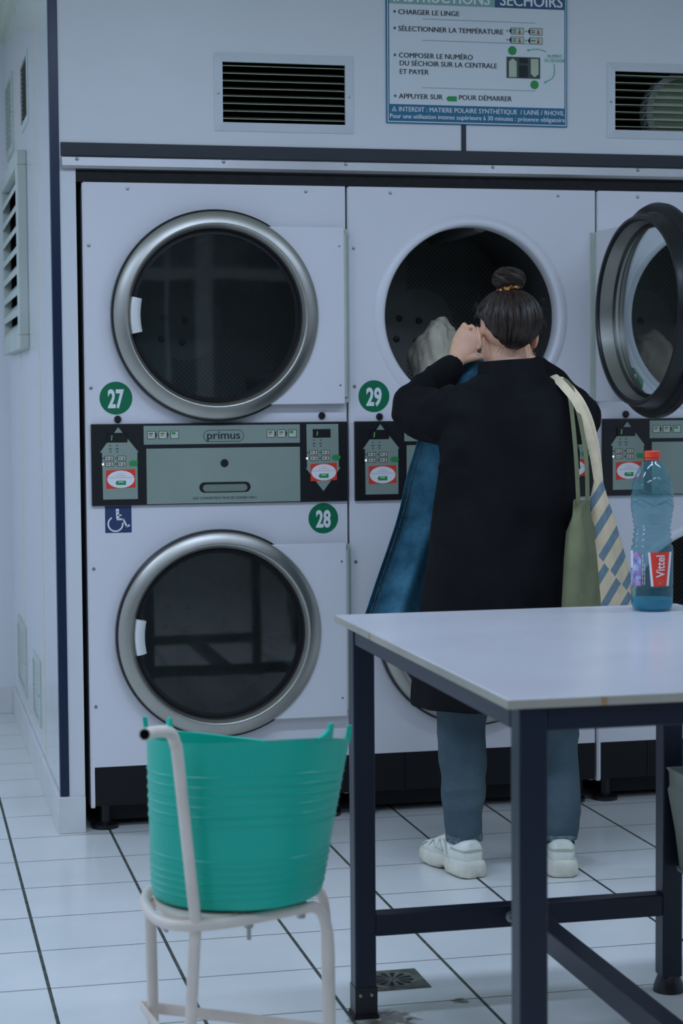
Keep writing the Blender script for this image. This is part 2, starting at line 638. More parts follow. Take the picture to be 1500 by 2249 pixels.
        m2.polygons.foreach_set('use_smooth', [True]*len(m2.polygons))
        o = bpy.data.objects.new(name, m2)
        COL.objects.link(o)
        if parent:
            o.parent = parent
        if loc:
            o.location = loc
        return o


def tag(o, label, cat, group=None, kind=None):
    o['label'] = label
    o['category'] = cat
    if group:
        o['group'] = group
    if kind:
        o['kind'] = kind
    return o


def thing(name, label, cat, loc=(0, 0, 0), rotz=0, group=None):
    o = bpy.data.objects.new(name, None)
    o.empty_display_size = 0.05
    COL.objects.link(o)
    o.location = loc
    o.rotation_euler = (0, 0, rotz)
    return tag(o, label, cat, group)


def thing_part(name, parent, loc, rotz):
    o = bpy.data.objects.new(name, None)
    o.empty_display_size = .03
    COL.objects.link(o)
    o.parent = parent
    o.location = loc
    o.rotation_euler = (0, 0, rotz)
    return o


def struct(o, label=None):
    o['kind'] = 'structure'
    if label:
        o['label'] = label
    return o


def smooth_path(pts, k=6):
    """Catmull-Rom through pts"""
    P = [Vector(p) for p in pts]
    out = []
    for i in range(len(P)-1):
        a, b, c, d = P[max(i-1, 0)], P[i], P[i+1], P[min(i+2, len(P)-1)]
        for j in range(k):
            t = j/k
            out.append(0.5*((2*b)+(c-a)*t+(2*a-5*b+4*c-d)*t*t+(3*b-a-3*c+d)*t**3))
    out.append(P[-1])
    return out


# ------------------------------------------------------------------ the room
RX0, RX1, RY0, RY1, RZ = -2.6, 4.2, -7.5, 2.3, 2.80
WX = 0.462                                                     # side face of the boxed-in dryer wall
b = MB(); b.box(RX0-.1, RX1+.1, RY0-.1, RY1+.1, -0.1, 0.0)
struct(b.build('floor', 'floor', smooth=0), 'white square floor tiles with dark joints')
b = MB(); b.box(RX0-.1, RX1+.1, RY0-.1, RY1+.1, RZ, RZ+.1)
struct(b.build('ceiling', 'ceiling', smooth=0))
b = MB(); b.box(RX0-.1, RX0, RY0, RY1, 0, RZ)
struct(b.build('wall_left', 'wall', smooth=0))
b = MB(); b.box(RX1, RX1+.1, RY0, RY1, 0, RZ)
struct(b.build('wall_right', 'wall', smooth=0))
b = MB(); b.box(RX0, WX, RY1, RY1+.1, 0, RZ)
struct(b.build('wall_far', 'laminate', smooth=0))
# side face of the boxed-in machine bay
b = MB()
for y0, y1, z0, z1 in ((.022, .945, 0, RZ), (1.245, RY1, 0, RZ), (.945, 1.245, 0, 2.265), (.945, 1.245, 2.470, RZ)):
    b.box(WX, WX+.02, y0, y1, z0, z1)
struct(b.build('wall_side', 'laminate', smooth=0), 'glossy white laminate wall running back beside the dryers')
b = MB()
for y in (0.60, 1.56):
    b.box(WX-.0012, WX, y-.003, y+.003, 0.11, RZ-.05)
b.build('trim_8', 'cream', smooth=0)['kind'] = 'structure'
# front wall of the machine bay with its two grille holes
b = MB()
V1 = (0.968, 1.352, 2.118, 2.310)
V2 = (2.212, 2.600, 2.118, 2.318)
for x0, x1, z0, z1 in ((WX+.0, V1[0], 1.975, RZ), (V1[1], V2[0], 1.975, RZ), (V2[1], RX1, 1.975, RZ),
                       (V1[0], V1[1], 1.975, V1[2]), (V1[0], V1[1], V1[3], RZ), (V2[0], V2[1], 1.975, V2[2]), (V2[0], V2[1], V2[3], RZ),
                       (WX, 0.532, 0.0, 1.975), (2.985, RX1, 0.0, 1.975)):
    b.box(x0, x1, 0.0, 0.022, z0, z1)
struct(b.build('wall_back', 'wall', smooth=0), 'white panelled wall above the dryers')
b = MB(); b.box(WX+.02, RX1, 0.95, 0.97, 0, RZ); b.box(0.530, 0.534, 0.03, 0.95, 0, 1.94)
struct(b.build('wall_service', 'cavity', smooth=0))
# trims
b = MB(); b.box(WX-.004, 0.4845, -.005, 0.0, 0.112, RZ); b.box(WX-.004, WX, 0.0, 0.030, 0.112, RZ)
struct(b.build('trim_1', 'navy', bevel=.0015), 'navy corner strip')
b = MB(); b.box(0.489, 2.99, -.005, 0.0, 2.014, 2.053)
struct(b.build('trim_2', 'navystrip', bevel=.001), 'dark blue strip over the dryers')
b = MB()
b.loft([[(x, -.004, 2.013), (x, -.022, 2.009), (x, -.024, 1.984), (x, -.018, 1.976), (x, -.004, 1.974)] for x in (0.490, 2.99)])
al = struct(b.build('trim_3', 'alu', bevel=.001), 'bright aluminium rail over the dryers')
for x in (0.535, 0.97, 1.345, 1.81, 2.285, 2.75):
    q = MB(); q.lathe([(.0001, -.0285), (.004, -.0275), (.0055, -.0235)], (x, 0, 2.003), 'y', 14, cap0=True)
    q.build('rail_screw', 'screw', al)
b = MB(); b.box(0.489, 2.99, 0.004, 0.03, 1.9395, 1.976)
struct(b.build('trim_4', 'woodgap', smooth=0), 'dark board gap above the dryer tops')
b = MB(); b.box(1.715, 1.730, -.003, 0.0, 2.053, RZ)
struct(b.build('trim_5', 'navystrip', smooth=0), 'dark panel joint below the notice')
b = MB(); b.box(WX-.012, 0.532, -.012, 0.0, 0.0, 0.110)
struct(b.build('baseboard_front', 'tilewhite', bevel=.002))
b = MB(); b.box(WX-.012, WX, 0.001, RY1, 0.0, 0.110)
struct(b.build('baseboard_side', 'tilewhite', bevel=.002))
b = MB(); b.box(RX0, WX-.012, RY1-.012, RY1, 0.0, 0.110)
struct(b.build('baseboard_far', 'tilewhite', bevel=.002))
b = MB(); b.box(WX-.03, WX, 0.03, RY1, 2.755, 2.80); b.box(WX-.004, WX, 0.03, RY1, 2.742, 2.755)
struct(b.build('trim_6', 'ceiling', smooth=0), 'cornice along the side wall')
# shopfront behind the viewpoint (seen only as reflections)
b = MB(); b.box(RX0, RX1, RY0-.1, RY0, 0.0, RZ)
struct(b.build('wall_shopfront', 'nightglass', smooth=0))
b = MB()
b.box(RX0, RX1, RY0, RY0+.05, 0, .55)
b.box(RX0, RX1, RY0, RY0+.06, 2.16, 2.26)
b.box(RX0, RX1, RY0, RY0+.05, 2.66, RZ)
for x, w in ((-1.9, .08), (-.6, .12), (0.6, .05), (1.73, .03), (1.99, .14), (3.2, .08)):
    b.box(x, x+w, RY0, RY0+.07, 0.55, RZ)
struct(b.build('window_1', 'frontwhite', smooth=0))


# ------------------------------------------------------------------ vents
def vent(name, label, cat, loc, rotz, W, H, border, nslat, depth, mats=('vent', 'slat', 'cavity'), group=None, slope=.55, proud=.006, thick=.0015):
    """front looks along local -y; loc is the lower left corner of its face"""
    t = thing(name, label, cat, loc, rotz, group)
    b = MB()
    o, i = [(0, 0), (W, 0), (W, H), (0, H)], [(border, border), (W-border, border), (W-border, H-border), (border, H-border)]
    for k in range(4):
        j = (k+1) % 4
        A, B2, C2, D = o[k], o[j], i[j], i[k]
        pts = [(A[0], 0, A[1]), (B2[0], 0, B2[1]), (C2[0], 0.004, C2[1]), (D[0], 0.004, D[1]),
               (A[0], -proud*.5, A[1]), (B2[0], -proud*.5, B2[1]), (C2[0], -proud, C2[1]), (D[0], -proud, D[1])]
        b.add(pts, [(0, 1, 2, 3), (4, 7, 6, 5), (0, 4, 5, 1), (3, 2, 6, 7), (1, 5, 6, 2), (0, 3, 7, 4)])
    b.build('frame', mats[0], t, smooth=20)
    b = MB()
    ih = H-2*border
    pitch = ih/nslat
    for k in range(nslat):
        z = border+pitch*(k+.45)
        dz = pitch*slope
        y0, y1 = -proud*.6, min(max(depth*.4, .004), .045)
        b.add([(border, y0, z), (W-border, y0, z), (W-border, y1, z+dz), (border, y1, z+dz),
               (border, y0, z+thick), (W-border, y0, z+thick), (W-border, y1, z+dz+thick), (border, y1, z+dz+thick)],
              [(0, 3, 2, 1), (4, 5, 6, 7), (0, 1, 5, 4), (1, 2, 6, 5), (2, 3, 7, 6), (3, 0, 4, 7)])
    b.build('slats', mats[1], t, smooth=0)
    if depth > .02:
        b = MB()
        e = border-.004
        b.add([(e, .004, e), (W-e, .004, e), (W-e, .004, H-e), (e, .004, H-e), (e, depth, e), (W-e, depth, e), (W-e, depth, H-e), (e, depth, H-e)],
              [(4, 5, 6, 7), (0, 1, 5, 4), (1, 2, 6, 5), (2, 3, 7, 6), (3, 0, 4, 7)])
        b.build('duct_box', mats[2], t, smooth=0)
    else:
        b = MB(); b.box(border*.9, W-border*.9, -.0008, -.0002, border*.9, H-border*.9)
        b.build('mesh_backing', mats[2], t, smooth=0)
    for x in (border*.5, W-border*.5):
        q = MB(); q.lathe([(.0001, -proud-.002), (.003, -proud-.0015), (.004, -proud+.002)], (x, 0, H*.48), 'y', 12, cap0=True)
        q.build('screw', 'screw', t)
    return t


vent('ventilation_grille', 'wide white louvred grille left of the notice', 'vent', (0.947, 0, 2.097), 0, 0.427, 0.230, .0255, 8, .30)
g2 = vent('ventilation_grille', 'wide white louvred grille right of the notice, round duct showing behind', 'vent', (2.190, 0, 2.103), 0, 0.427, 0.233, .0255, 8, .30, slope=.12)
b = MB()
b.lathe([(.128, .05), (.128, .11), (.108, .11), (.108, .05), (.128, .05)], (2.470, 0, 2.195), 'y', 48)
b.lathe([(.107, .09), (.0001, .09)], (2.470, 0, 2.195), 'y', 48, cap1=True, m=1)
dp = b.build('duct_pipe', ['wall', 'slat'])
tag(dp, 'round white duct pipe end inside the right grille', 'duct')
gv = 'small grilles on the side wall'
R90 = -pi/2
vent('wall_vent', 'narrow upper vent with black slots, nearer the navy corner strip', 'vent', (WX, 1.265, 2.245), R90, .34, .245, .022, 13, .10, ('ventgrey', 'ventshaded', 'cavity'), gv, slope=-.5, proud=.006, thick=.0015)
vent('wall_vent', 'narrow upper vent with pale slots, farther from the navy corner strip', 'vent', (WX, 2.18, 2.25), R90, .41, .30, .022, 13, .01, ('ventgrey', 'ventgrey', 'ventgrey'), gv, slope=.3, proud=.008, thick=.006)
vent('wall_vent', 'small low vent above the skirting, in the back corner', 'vent', (WX, 1.97, .178), R90, .45, .27, .03, 13, .01, ('ventgrey', 'ventgrey', 'ventgrey'), gv, slope=.3, proud=.008, thick=.006)
vent('wall_vent', 'small low vent above the skirting, nearer the navy corner strip', 'vent', (WX, 1.10, .185), R90, .31, .23, .022, 13, .01, ('ventgrey', 'ventgrey', 'ventgrey'), gv, slope=.3, proud=.008, thick=.006)
# large louvre: deep box with slanting blades
t = thing('louvre_panel', 'tall deep white louvre panel on the side wall', 'vent', (WX, 2.12, 1.475), R90)
W_, H_, bd, pr = 1.04, .69, .05, .035
b = MB()
b.box(0, W_, -pr, 0, 0, bd); b.box(0, W_, -pr, 0, H_-bd, H_); b.box(0, bd*1.6, -pr, 0, bd, H_-bd); b.box(W_-bd*1.6, W_, -pr, 0, bd, H_-bd)
b.build('frame', 'ventgrey', t, bevel=.004)
b = MB()
for k in range(8):
    z = bd+(H_-2*bd)*k/8
    b.add([(bd, -pr*.95, z-.004), (W_-bd, -pr*.95, z-.004), (W_-bd, -.002, z+.052), (bd, -.002, z+.052),
           (bd, -pr*.95, z+.018), (W_-bd, -pr*.95, z+.018), (W_-bd, -.002, z+.060), (bd, -.002, z+.060)],
          [(0, 3, 2, 1), (4, 5, 6, 7), (0, 1, 5, 4), (1, 2, 6, 5), (2, 3, 7, 6), (3, 0, 4, 7)])
b.build('slats', 'ventgrey', t, smooth=0)
b = MB(); b.box(bd, W_-bd, -.002, 0, bd, H_-bd)
b.build('mesh_backing', 'cavity', t, smooth=0)


# ------------------------------------------------------------------ instruction notice
def notice():
    t = thing('instruction_sign', 'white notice of dryer instructions with blue border, on the wall above the dryers', 'sign', (1.477, 0, 2.132))
    sx, sz = 0.580/1320, 4.065e-4

    def X(x): return (x-92)*sx

    def Zz(x, y): return (915-(y-26*(x-92)/1320))*sz
    H = 0.416
    b = MB(); b.box(0, .580, -.006, 0, 0, H)
    b.build('board', 'signborder', t, bevel=.001)
    b = MB()
    b.flat([(.0035, .0035), (.5765, .0035), (.5765, H-.0035), (.0035, H-.0035)], -.0063, 0)
    b.flat([(.006, .0065), (.574, .0065), (.574, H-.006), (.006, H-.006)], -.0066, 1)
    b.flat([(.0095, .0575), (.5705, .0575), (.5705, H-.010), (.0095, H-.010)], -.0070, 0)
    b.flat([(.0095, .0095), (.5705, .0095), (.5705, .0570), (.0095, .0570)], -.0070, 1)
    b.flat([(.0095, .3595), (.345, .3595), (.345, H-.010), (.0095, H-.010)], -.0073, 2)
    b.flat([(.345, .3595), (.5705, .3595), (.5705, H-.010), (.345, H-.010)], -.0073, 3)
    b.build('printed_face', ['signwhite', 'signborder', 'signgrey', 'signnavy'], t, smooth=0)
    y = -.0078
    b = MB()
    cap = 36*sz
    for s, x0, x1, yy in (('CHARGER LE LINGE', 180, 618, 113), ('SÉLECTIONNER LA TEMPÉRATURE', 180, 938, 240),
                          ('COMPOSER LE NUMÉRO', 183, 715, 435), ('DU SÉCHOIR SUR LA CENTRALE', 188, 892, 495),
                          ('ET PAYER', 188, 395, 553), ('APPUYER SUR', 180, 495, 736), ('POUR DÉMARRER', 615, 1000, 744)):
        b = MB()
        b.text(s, X(x0), X(x1), Zz((x0+x1)/2, yy), cap, y, bold=.020)
        b.build('lettering', 'ink', t, smooth=0)
    for yy in (90, 212, 411, 714):
        b = MB()
        b.disc(X(153), Zz(153, yy), y, .0042)
        b.build('bullet', 'signborder', t, smooth=0)
    for yy in (142, 300, 652):
        b = MB()
        b.flat([(X(350), Zz(350, yy)-.0008), (X(1175), Zz(350, yy)-.0008), (X(1175), Zz(350, yy)+.0008), (X(350), Zz(350, yy)+.0008)], y)
        b.build('rule', 'signline', t, smooth=0)
    b = MB()
    b.text('INSTRUCTIONS', X(148), X(840),   .3665, .034, y, bold=.02)
    b.build('white_lettering', 'letterwhite', t, smooth=0)
    b = MB()
    b.text('SÉCHOIRS', X(918), X(1376),   .3665, .034, y, bold=.02)
    b.build('white_lettering', 'letterwhite', t, smooth=0)
    b = MB()
    b.text('INTERDIT : MATIERE POLAIRE SYNTHÉTIQUE  / LAINE / RHOVIL', X(180), X(1390), Zz(760, 840), 34*sz, y, bold=.012)
    b.build('white_lettering', 'letterwhite', t, smooth=0)
    b = MB()
    b.text('Pour une utilisation intense supérieure à 30 minutes : présence obligatoire', X(115), X(1393), Zz(760, 891), 33*sz, y, bold=.012)
    b.build('white_lettering', 'letterwhite', t, smooth=0)
    cx, cz = X(146), Zz(146, 826)+.006
    b = MB()
    b.prism([(cx-.008, cz-.0065), (cx+.008, cz-.0065), (cx, cz+.0085)], y, y+.0003, 1)
    b.prism([(cx-.0052, cz-.005), (cx+.0052, cz-.005), (cx, cz+.0052)], y-.0004, y-.0002, 0)
    b.flat([(cx-.0007, cz-.004), (cx+.0007, cz-.004), (cx+.0007, cz+.0025), (cx-.0007, cz+.0025)], y-.0006, 1)
    b.build('warning_triangle', ['signborder', 'letterwhite'], t, smooth=0)

    def tagicon(b, x0, x1, y0, y1, mi):
        z0, z1 = Zz(x0, y1), Zz(x0, y0)
        a, c = X(x0), X(x1)
        zm = (z0+z1)/2
        b.flat([(a, zm), (a+.008, z0), (c, z0), (c, z1), (a+.008, z1)], y, 0)
        b.flat([(a+.0085, z0+.0014), (c-.0014, z0+.0014), (c-.0014, z1-.0014), (a+.0085, z1-.0014)], y-.0003, 1)
        k = c-.014
        b.flat([(k-.0015, zm-.002), (k+.0015, zm-.002), (k+.0015, zm+.007), (k-.0015, zm+.007)], y-.0006, 2)
        b.disc(k, zm-.004, y-.0006, .0038, 2, 14)
        if mi < 3:
            for dz in (.0018, -.0048):
                b.flat([(a+.012, zm+dz), (a+.023, zm+dz), (a+.023, zm+dz+.0028), (a+.012, zm+dz+.0028)], y-.0006, 3)
        else:
            b.flat([(a+.011, zm-.0015), (a+.025, zm-.0015), (a+.025, zm+.0015), (a+.011, zm+.0015)], y-.0006, 3)
        b.disc(a-.0055, zm, y, .003, 4, 12)
    for i, (x0, x1, y0, y1) in enumerate(((980, 1090, 196, 246), (1118, 1228, 196, 250), (980, 1090, 262, 315), (1118, 1228, 266, 318))):
        b = MB()
        tagicon(b, x0, x1, y0-2, y1-2, i)
        b.build('temperature_icon', ['ink', 'tag', 'redtherm', 'inkblue', 'greenthin'], t, smooth=0)
    b = MB()
    b.disc(X(1005), Zz(1005, 367), y, .0138)
    b.build('green_circle', 'greenink', t, smooth=0)
    b = MB()
    b.disc(X(1168), Zz(1168, 622), y, .0135)
    b.build('green_circle', 'greenink', t, smooth=0)
    b = MB()
    z0, z1 = Zz(560, 752), Zz(560, 714)
    b.flat([(X(520), (z0+z1)/2), (X(535), z0), (X(598), z0), (X(598), z1), (X(535), z1)], y)
    b.build('green_arrow', 'greenink', t, smooth=0)
    b = MB()
    a, c, z0, z1 = X(962), X(1210), Zz(1086, 575), Zz(1086, 415)
    b.flat([(a, z0), (c, z0), (c, z1), (a, z1)], y, 0)
    w = c-a
    h = z1-z0

    def q(pts, mi, dy=.0003): b.flat([(a+w*u, z0+h*v) for u, v in pts], y-dy, mi)
    q([(.07, .05), (.30, .05), (.30, .78), (.185, .93), (.07, .78)], 1)
    q([(.72, .93), (.95, .93), (.95, .22), (.835, .07), (.72, .22)], 1)
    q([(.37, .05), (.63, .05), (.63, .62), (.37, .62)], 2)
    q([(.37, .70), (.63, .70), (.63, .95), (.37, .95)], 2)
    b.build('panel_picture', ['kickgrey', 'slat', 'ink'], t, smooth=0)
    b = MB()
    b.text('NUMÉRO', X(1265), X(1372), Zz(1320, 417), 24*sz, y, bold=.01)
    b.build('green_lettering', 'greenthin', t, smooth=0)
    b = MB()
    b.text('DU SÉCHOIR', X(1243), X(1393), Zz(1320, 450), 24*sz, y, bold=.01)
    b.build('green_lettering', 'greenthin', t, smooth=0)
    for arc in ([(1252, 373), (1215, 358), (1170, 355), (1122, 363)], [(1312, 466), (1316, 520), (1300, 570), (1248, 602)]):
        b = MB()
        P = smooth_path([(X(x), y-.0002, Zz(x, v)) for x, v in arc], 6)
        b.tube(P, .0012, 6)
        b.disc(P[-1].x, P[-1].z, y-.0004, .0032, 0, 12)
        b.build('curved_pointer', 'greenthin', t, smooth=0)



notice()


# ------------------------------------------------------------------ stacked dryers
DW, DZ = 0.7978, 1.9385
OX, UZ, LZ, HR = 0.393, 1.545, 0.588, 0.281
HX = 0.787


def make_dryer(x0, label, numbers, open_up, open_low, wheelchair=False):
    left_edge = x0
    T = thing('stacked_tumble_dryer', label, 'dryer', (x0, 0, 0), 0, 'stacked tumble dryers in a row')
    # casing
    b = MB()
    b.holed(0.004, DW-.001, 1.218, DZ, OX, UZ, HR, 0.0, .02)
    b.holed(0.004, DW-.001, 0.1935, 0.986, OX, LZ, HR, 0.0, .02)
    b.box(0.004, DW-.001, .001, .02, .985, 1.219)
    b.box(0.0, .012, .003, .85, .07, DZ-.002)
    b.box(DW-.012, DW, .02, .85, .07, DZ-.002)
    b.box(0.0, DW, .02, .85, DZ-.012, DZ-.001)
    b.box(0.0, DW, .838, .85, .07, DZ-.002)
    b.box(.004, .012, 0, .02, .075, .1935)
    b.build('casing', 'enamel', T, smooth=30)
    b = MB()
    b.box(.012, .170, .002, .02, .075, .1925); b.box(.1715, DW-.001, .002, .02, .075, .1925)
    b.build('plinth', 'kick', T, smooth=0, bevel=.001)
    b = MB(); b.box(.03, DW-.02, .06, .8, .02, .075)
    b.build('underframe', 'kick', T, smooth=0)
    for fx in (.045, DW-.06):
        for fy in (.05, .78):
            b = MB(); b.lathe([(.0001, 0), (.042, 0), (.042, .012), (.018, .02), (.018, .075)], (fx, fy, 0), 'z', 24, cap0=True)
            b.build('foot', 'rubber', T)
    # opening collars and drums
    for cz in (UZ, LZ):
        b = MB()
        b.lathe([(.312, -.0005), (.305, -.006), (.292, -.012), (.283, -.010), (.278, -.002), (.277, .045), (.279, .05)], (OX, 0, cz), 'y', 96)
        b.build('opening_collar', 'enamel', T, smooth=50)
        b = MB()
        n = 72
        ys = [.05, .06, .20, .35, .50, .62]
        rr = [.30, .335, .335, .335, .335, .335]
        rings = [[(OX+r*cos(2*pi*k/n), yy, cz+r*sin(2*pi*k/n)) for k in range(n)] for yy, r in zip(ys, rr)]
        b.loft(rings, 0, False, False)
        b.loft([[(OX+r*cos(2*pi*k/n), .62, cz+r*sin(2*pi*k/n)) for k in range(n)] for r in (.335, .12)], 0, False, False)
        b.loft([[(OX+r*cos(2*pi*k/n), .62, cz+r*sin(2*pi*k/n)) for k in range(n)] for r in (.12, .002)], 1, False, True)
        o = b.build('drum', ['perf', 'drumsteel'], T, smooth=50)
        uv = o.data.uv_layers.new(name='UVMap')
        for p in o.data.polygons:
            for li in p.loop_indices:
                v = o.data.vertices[o.data.loops[li].vertex_index].co
                a = math.atan2(v.z-cz, v.x-OX)
                if abs(p.normal.y) > .7:
                    uv.data[li].uv = (v.x, v.z)
                else:
                    if a < -pi+.05 and p.center.z > cz:
                        a += 2*pi
                    if a > pi-.05 and p.center.z < cz:
                        a -= 2*pi
                    uv.data[li].uv = (a*.335, v.y)
        for ph in (200, 320, 80):
            a = radians(ph+(15 if cz == LZ else 0))
            d, tn = Vector((cos(a), 0, sin(a))), Vector((-sin(a), 0, cos(a)))
            C = Vector((OX, 0, cz))
            b = MB()
            b.loft([[C+d*.338+tn*(-.06)+Vector((0, y, 0)), C+d*.272+tn*(-.014)+Vector((0, y, 0)), C+d*.272+tn*.014+Vector((0, y, 0)), C+d*.338+tn*.06+Vector((0, y, 0))] for y in (.07, .618)])
            b.build('drum_vane', 'drumsteel', T, smooth=0, bevel=.006)
        for px, pz in ((-.050, .020), (.020, .012), (-.060, -.050), (.010, -.060)):
            b = MB(); b.lathe([(.0001, .611), (.010, .612), (.012, .62)], (OX+px-.02, 0, cz+pz), 'y', 14, cap0=True)
            b.build('drum_bolt', 'black', T)
        b = MB(); b.flat([(OX-.18, cz-.26), (OX-.045, cz-.30), (OX-.045, cz+.30), (OX-.18, cz+.26)], .6185)
        b.build('drum_panel', 'drumsteel', T, smooth=0)
    # doors: origin on the hinge axis
    for cz, ang in ((UZ, open_up), (LZ, open_low)):
        rx = OX-HX
        b = MB()
        b.lathe([(.3090, -.030), (.3155, -.026), (.3170, -.012), (.313, -.004), (.304, .000), (.290, .003), (.283, .012), (.2805, .040),
                 (.2775, .046), (.270, .047), (.2655, .044), (.2635, .038), (.2645, .034), (.2600, -.002), (.2575, -.027), (.2590, -.022)], (rx, 0, 0), 'y', 96)
        door = b.build('door', 'rubber', T, smooth=40, loc=(HX, -.008, cz))
        door.rotation_euler = (0, 0, radians(ang))
        b = MB()
        b.lathe([(.3095, -.012), (.3100, -.030), (.3085, -.0355), (.3050, -.0385), (.290, -.0445), (.2755, -.0485), (.2715, -.0485), (.2685, -.0460), (.2600, -.0280), (.2575, -.022), (.2575, -.012), (.3095, -.012)], (rx, 0, 0), 'y', 128)
        b.build('chrome_ring', 'steel', door, smooth=50)['label'] = 'brushed steel ring'
        b = MB(); b.lathe([(.2575, -.0030), (.2630, .0375)], (rx, 0, 0), 'y', 96)
        b.build('inner_liner', 'steel', door, smooth=50)
        b = MB(); b.lathe([(.2585, -.0060), (.2440, -.0063)], (rx, 0, 0), 'y', 96)
        b.build('glass_border', 'rubber', door, smooth=60)
        b = MB(); b.lathe([(.2580, -.0035), (.20, -.004), (.12, -.0045), (.001, -.0045)], (rx, 0, 0), 'y', 96, cap1=True)
        b.build('glass', 'doorglass', door, smooth=60)['label'] = 'dark tinted round window'
        # white mounting plate with a round bite
        b = MB()
        R = .306
        zt = .2665
        a0 = math.asin(zt/R)
        arc = [(rx+R*cos(a), R*sin(a)) for a in [a0-2*a0*k/40 for k in range(41)]]
        poly = [(-.003, zt)] + arc + [(-.003, -zt)]
        n = len(poly)
        b.prism(poly, -.030, -.008)
        b.build('mounting_plate', 'enamel', door, smooth=20, bevel=.002)['label'] = 'white plate between ring and hinge'
        for zz in (.21, -.21):
            q = MB(); q.lathe([(.0001, -.0325), (.0028, -.032), (.0035, -.029)], (-.018, 0, zz), 'y', 10, cap0=True)
            q.build('plate_screw', 'screw', door)
        b = MB()
        b.tube([(.0, -.022, -.245), (.0, -.022, .245)], .0075, 14)
        b.box(-.004, .009, -.02, .006, -.262, .262)
        b.build('hinge', 'hingesteel', door, smooth=30)
        # pull handle on the free side
        b = MB()
        rings = []
        for k in range(9):
            a = pi-.21+.42*k/8
            rings.append([(rx+r*cos(a), y, r*sin(a)) for r, y in ((.2635, -.028), (.2600, -.050), (.250, -.0545), (.239, -.052), (.231, -.043), (.233, -.022))])
        b.loft(rings)
        b.build('pull_handle', 'handle', door, smooth=40)['label'] = 'ribbed silver pull'
        b = MB(); b.box(rx-.312, rx-.296, .0, .016, -.02, .02)
        b.lathe([(.0001, .016), (.008, .015), (.010, .004)], (rx-.30, 0, 0), 'y', 16, cap0=True)
        b.build('catch', 'handle', door, smooth=30)
    # control panel
    k = .782/1410

    def X(x): return .015+(x-45)*k

    def Z(y): return 1.2245-(y-325)*.2440/445
    y = -.012
    b = MB(); b.box(X(45), X(1455), y, .002, Z(770), Z(325))
    P = b.build('control_panel', 'black', T, smooth=0, bevel=.002)
    b = MB(); b.prism([(X(327), Z(440)), (X(1185), Z(440)), (X(1185), Z(338)), (X(327), Z(338))], y-.0015, y+.001)
    b.build('logo_strip', 'fascia', P, smooth=0)
    b = MB(); b.prism([(X(340), Z(765)), (X(1185), Z(765)), (X(1185), Z(462)), (X(340), Z(462))], y-.002, y+.001)
    dr = b.build('lint_drawer', 'fascia', P, smooth=0, bevel=.0008)
    b = MB()

    def stadium(x0, x1, z0, z1, n=10):
        r = (z1-z0)/2
        zc = (z0+z1)/2
        return [(x1-r+r*cos(a), zc+r*sin(a)) for a in [-pi/2+pi*i/n for i in range(n+1)]] + [(x0+r+r*cos(a), zc+r*sin(a)) for a in [pi/2+pi*i/n for i in range(n+1)]]
    b.flat(stadium(X(625), X(908), Z(708), Z(650)), y-.0023, 0)
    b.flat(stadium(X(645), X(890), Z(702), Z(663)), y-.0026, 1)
    b.build('slot_handle', ['black', 'fasciadark'], dr, smooth=0)
    b = MB(); b.lathe([(.0001, y-.005), (.009, y-.005), (.0125, y-.002)], (X(765), 0, Z(547)), 'y', 24, cap0=True)
    b.build('lock', 'black', dr)
    b = MB(); b.text('LINT COMPARTMENT MUST BE CLEANED DAILY', X(590), X(942), Z(744), 13*.000548, y-.0024, bold=.01)
    b.build('drawer_lettering', 'ink', dr, smooth=0)
    b = MB()
    b.flat(stadium(X(650), X(874), Z(429), Z(364)), y-.0018, 0)
    b.flat(stadium(X(653), X(871), Z(426), Z(367)), y-.0021, 1)
    b.text('primus', X(672), X(852), Z(414), 44*.000548, y-.0025, 0, bold=.015)
    b.build('logo', ['ink', 'fascia'], P, smooth=0)
    for x0 in (345, 408, 471, 1000, 1060, 1121):
        b = MB()
        b.flat([(X(x0), Z(410)), (X(x0+44), Z(410)), (X(x0+54), Z(388)), (X(x0+44), Z(366)), (X(x0), Z(366))] if x0 not in (471, 1121)
               else [(X(x0), Z(410)), (X(x0+46), Z(410)), (X(x0+46), Z(366)), (X(x0), Z(366))], y-.0018, 0)
        b.flat([(X(x0+3), Z(407)), (X(x0+43), Z(407)), (X(x0+43), Z(369)), (X(x0+3), Z(369))], y-.0021, 1)
        if x0 in (471, 1121):
            b.flat([(X(x0+7), Z(386)), (X(x0+28), Z(386)), (X(x0+28), Z(373)), (X(x0+7), Z(373))], y-.0024, 2)
        else:
            b.flat([(X(x0+10), Z(382)), (X(x0+32), Z(382)), (X(x0+32), Z(377)), (X(x0+10), Z(377))], y-.0024, 0)
            b.flat([(X(x0+10), Z(392)), (X(x0+26), Z(392)), (X(x0+26), Z(388)), (X(x0+10), Z(388))], y-.0024, 3)
        b.build('key_icon', ['ink', 'tag', 'greenink', 'redtherm'], P, smooth=0)
    # arrow plates with displays
    for up in (True, False):
        if up:
            pts = [(190, 343), (298, 480), (291, 480), (291, 735), (104, 735), (102, 480), (90, 480)]
            ox, oy = 0, 0
        else:
            pts = [(1222, 338), (1401, 338), (1403, 580), (1412, 580), (1315, 711), (1216, 580), (1224, 580)]
            ox, oy = 1118, -16
        b = MB(); b.prism([(X(x), Z(v)) for x, v in pts], y-.0025, y+.001)
        A = b.build('arrow_plate', 'fascia', P, smooth=0)
        A['label'] = 'grey plate shaped as an arrow pointing up' if up else 'grey plate shaped as an arrow pointing down'
        b = MB()
        dx0, dx1, dz0, dz1 = (130, 238, 425, 374) if up else (1257, 1356, 412, 366)
        b.prism([(X(dx0), Z(dz0)), (X(dx1), Z(dz0)), (X(dx1), Z(dz1)), (X(dx0), Z(dz1))], y-.0045, y-.002, 0)
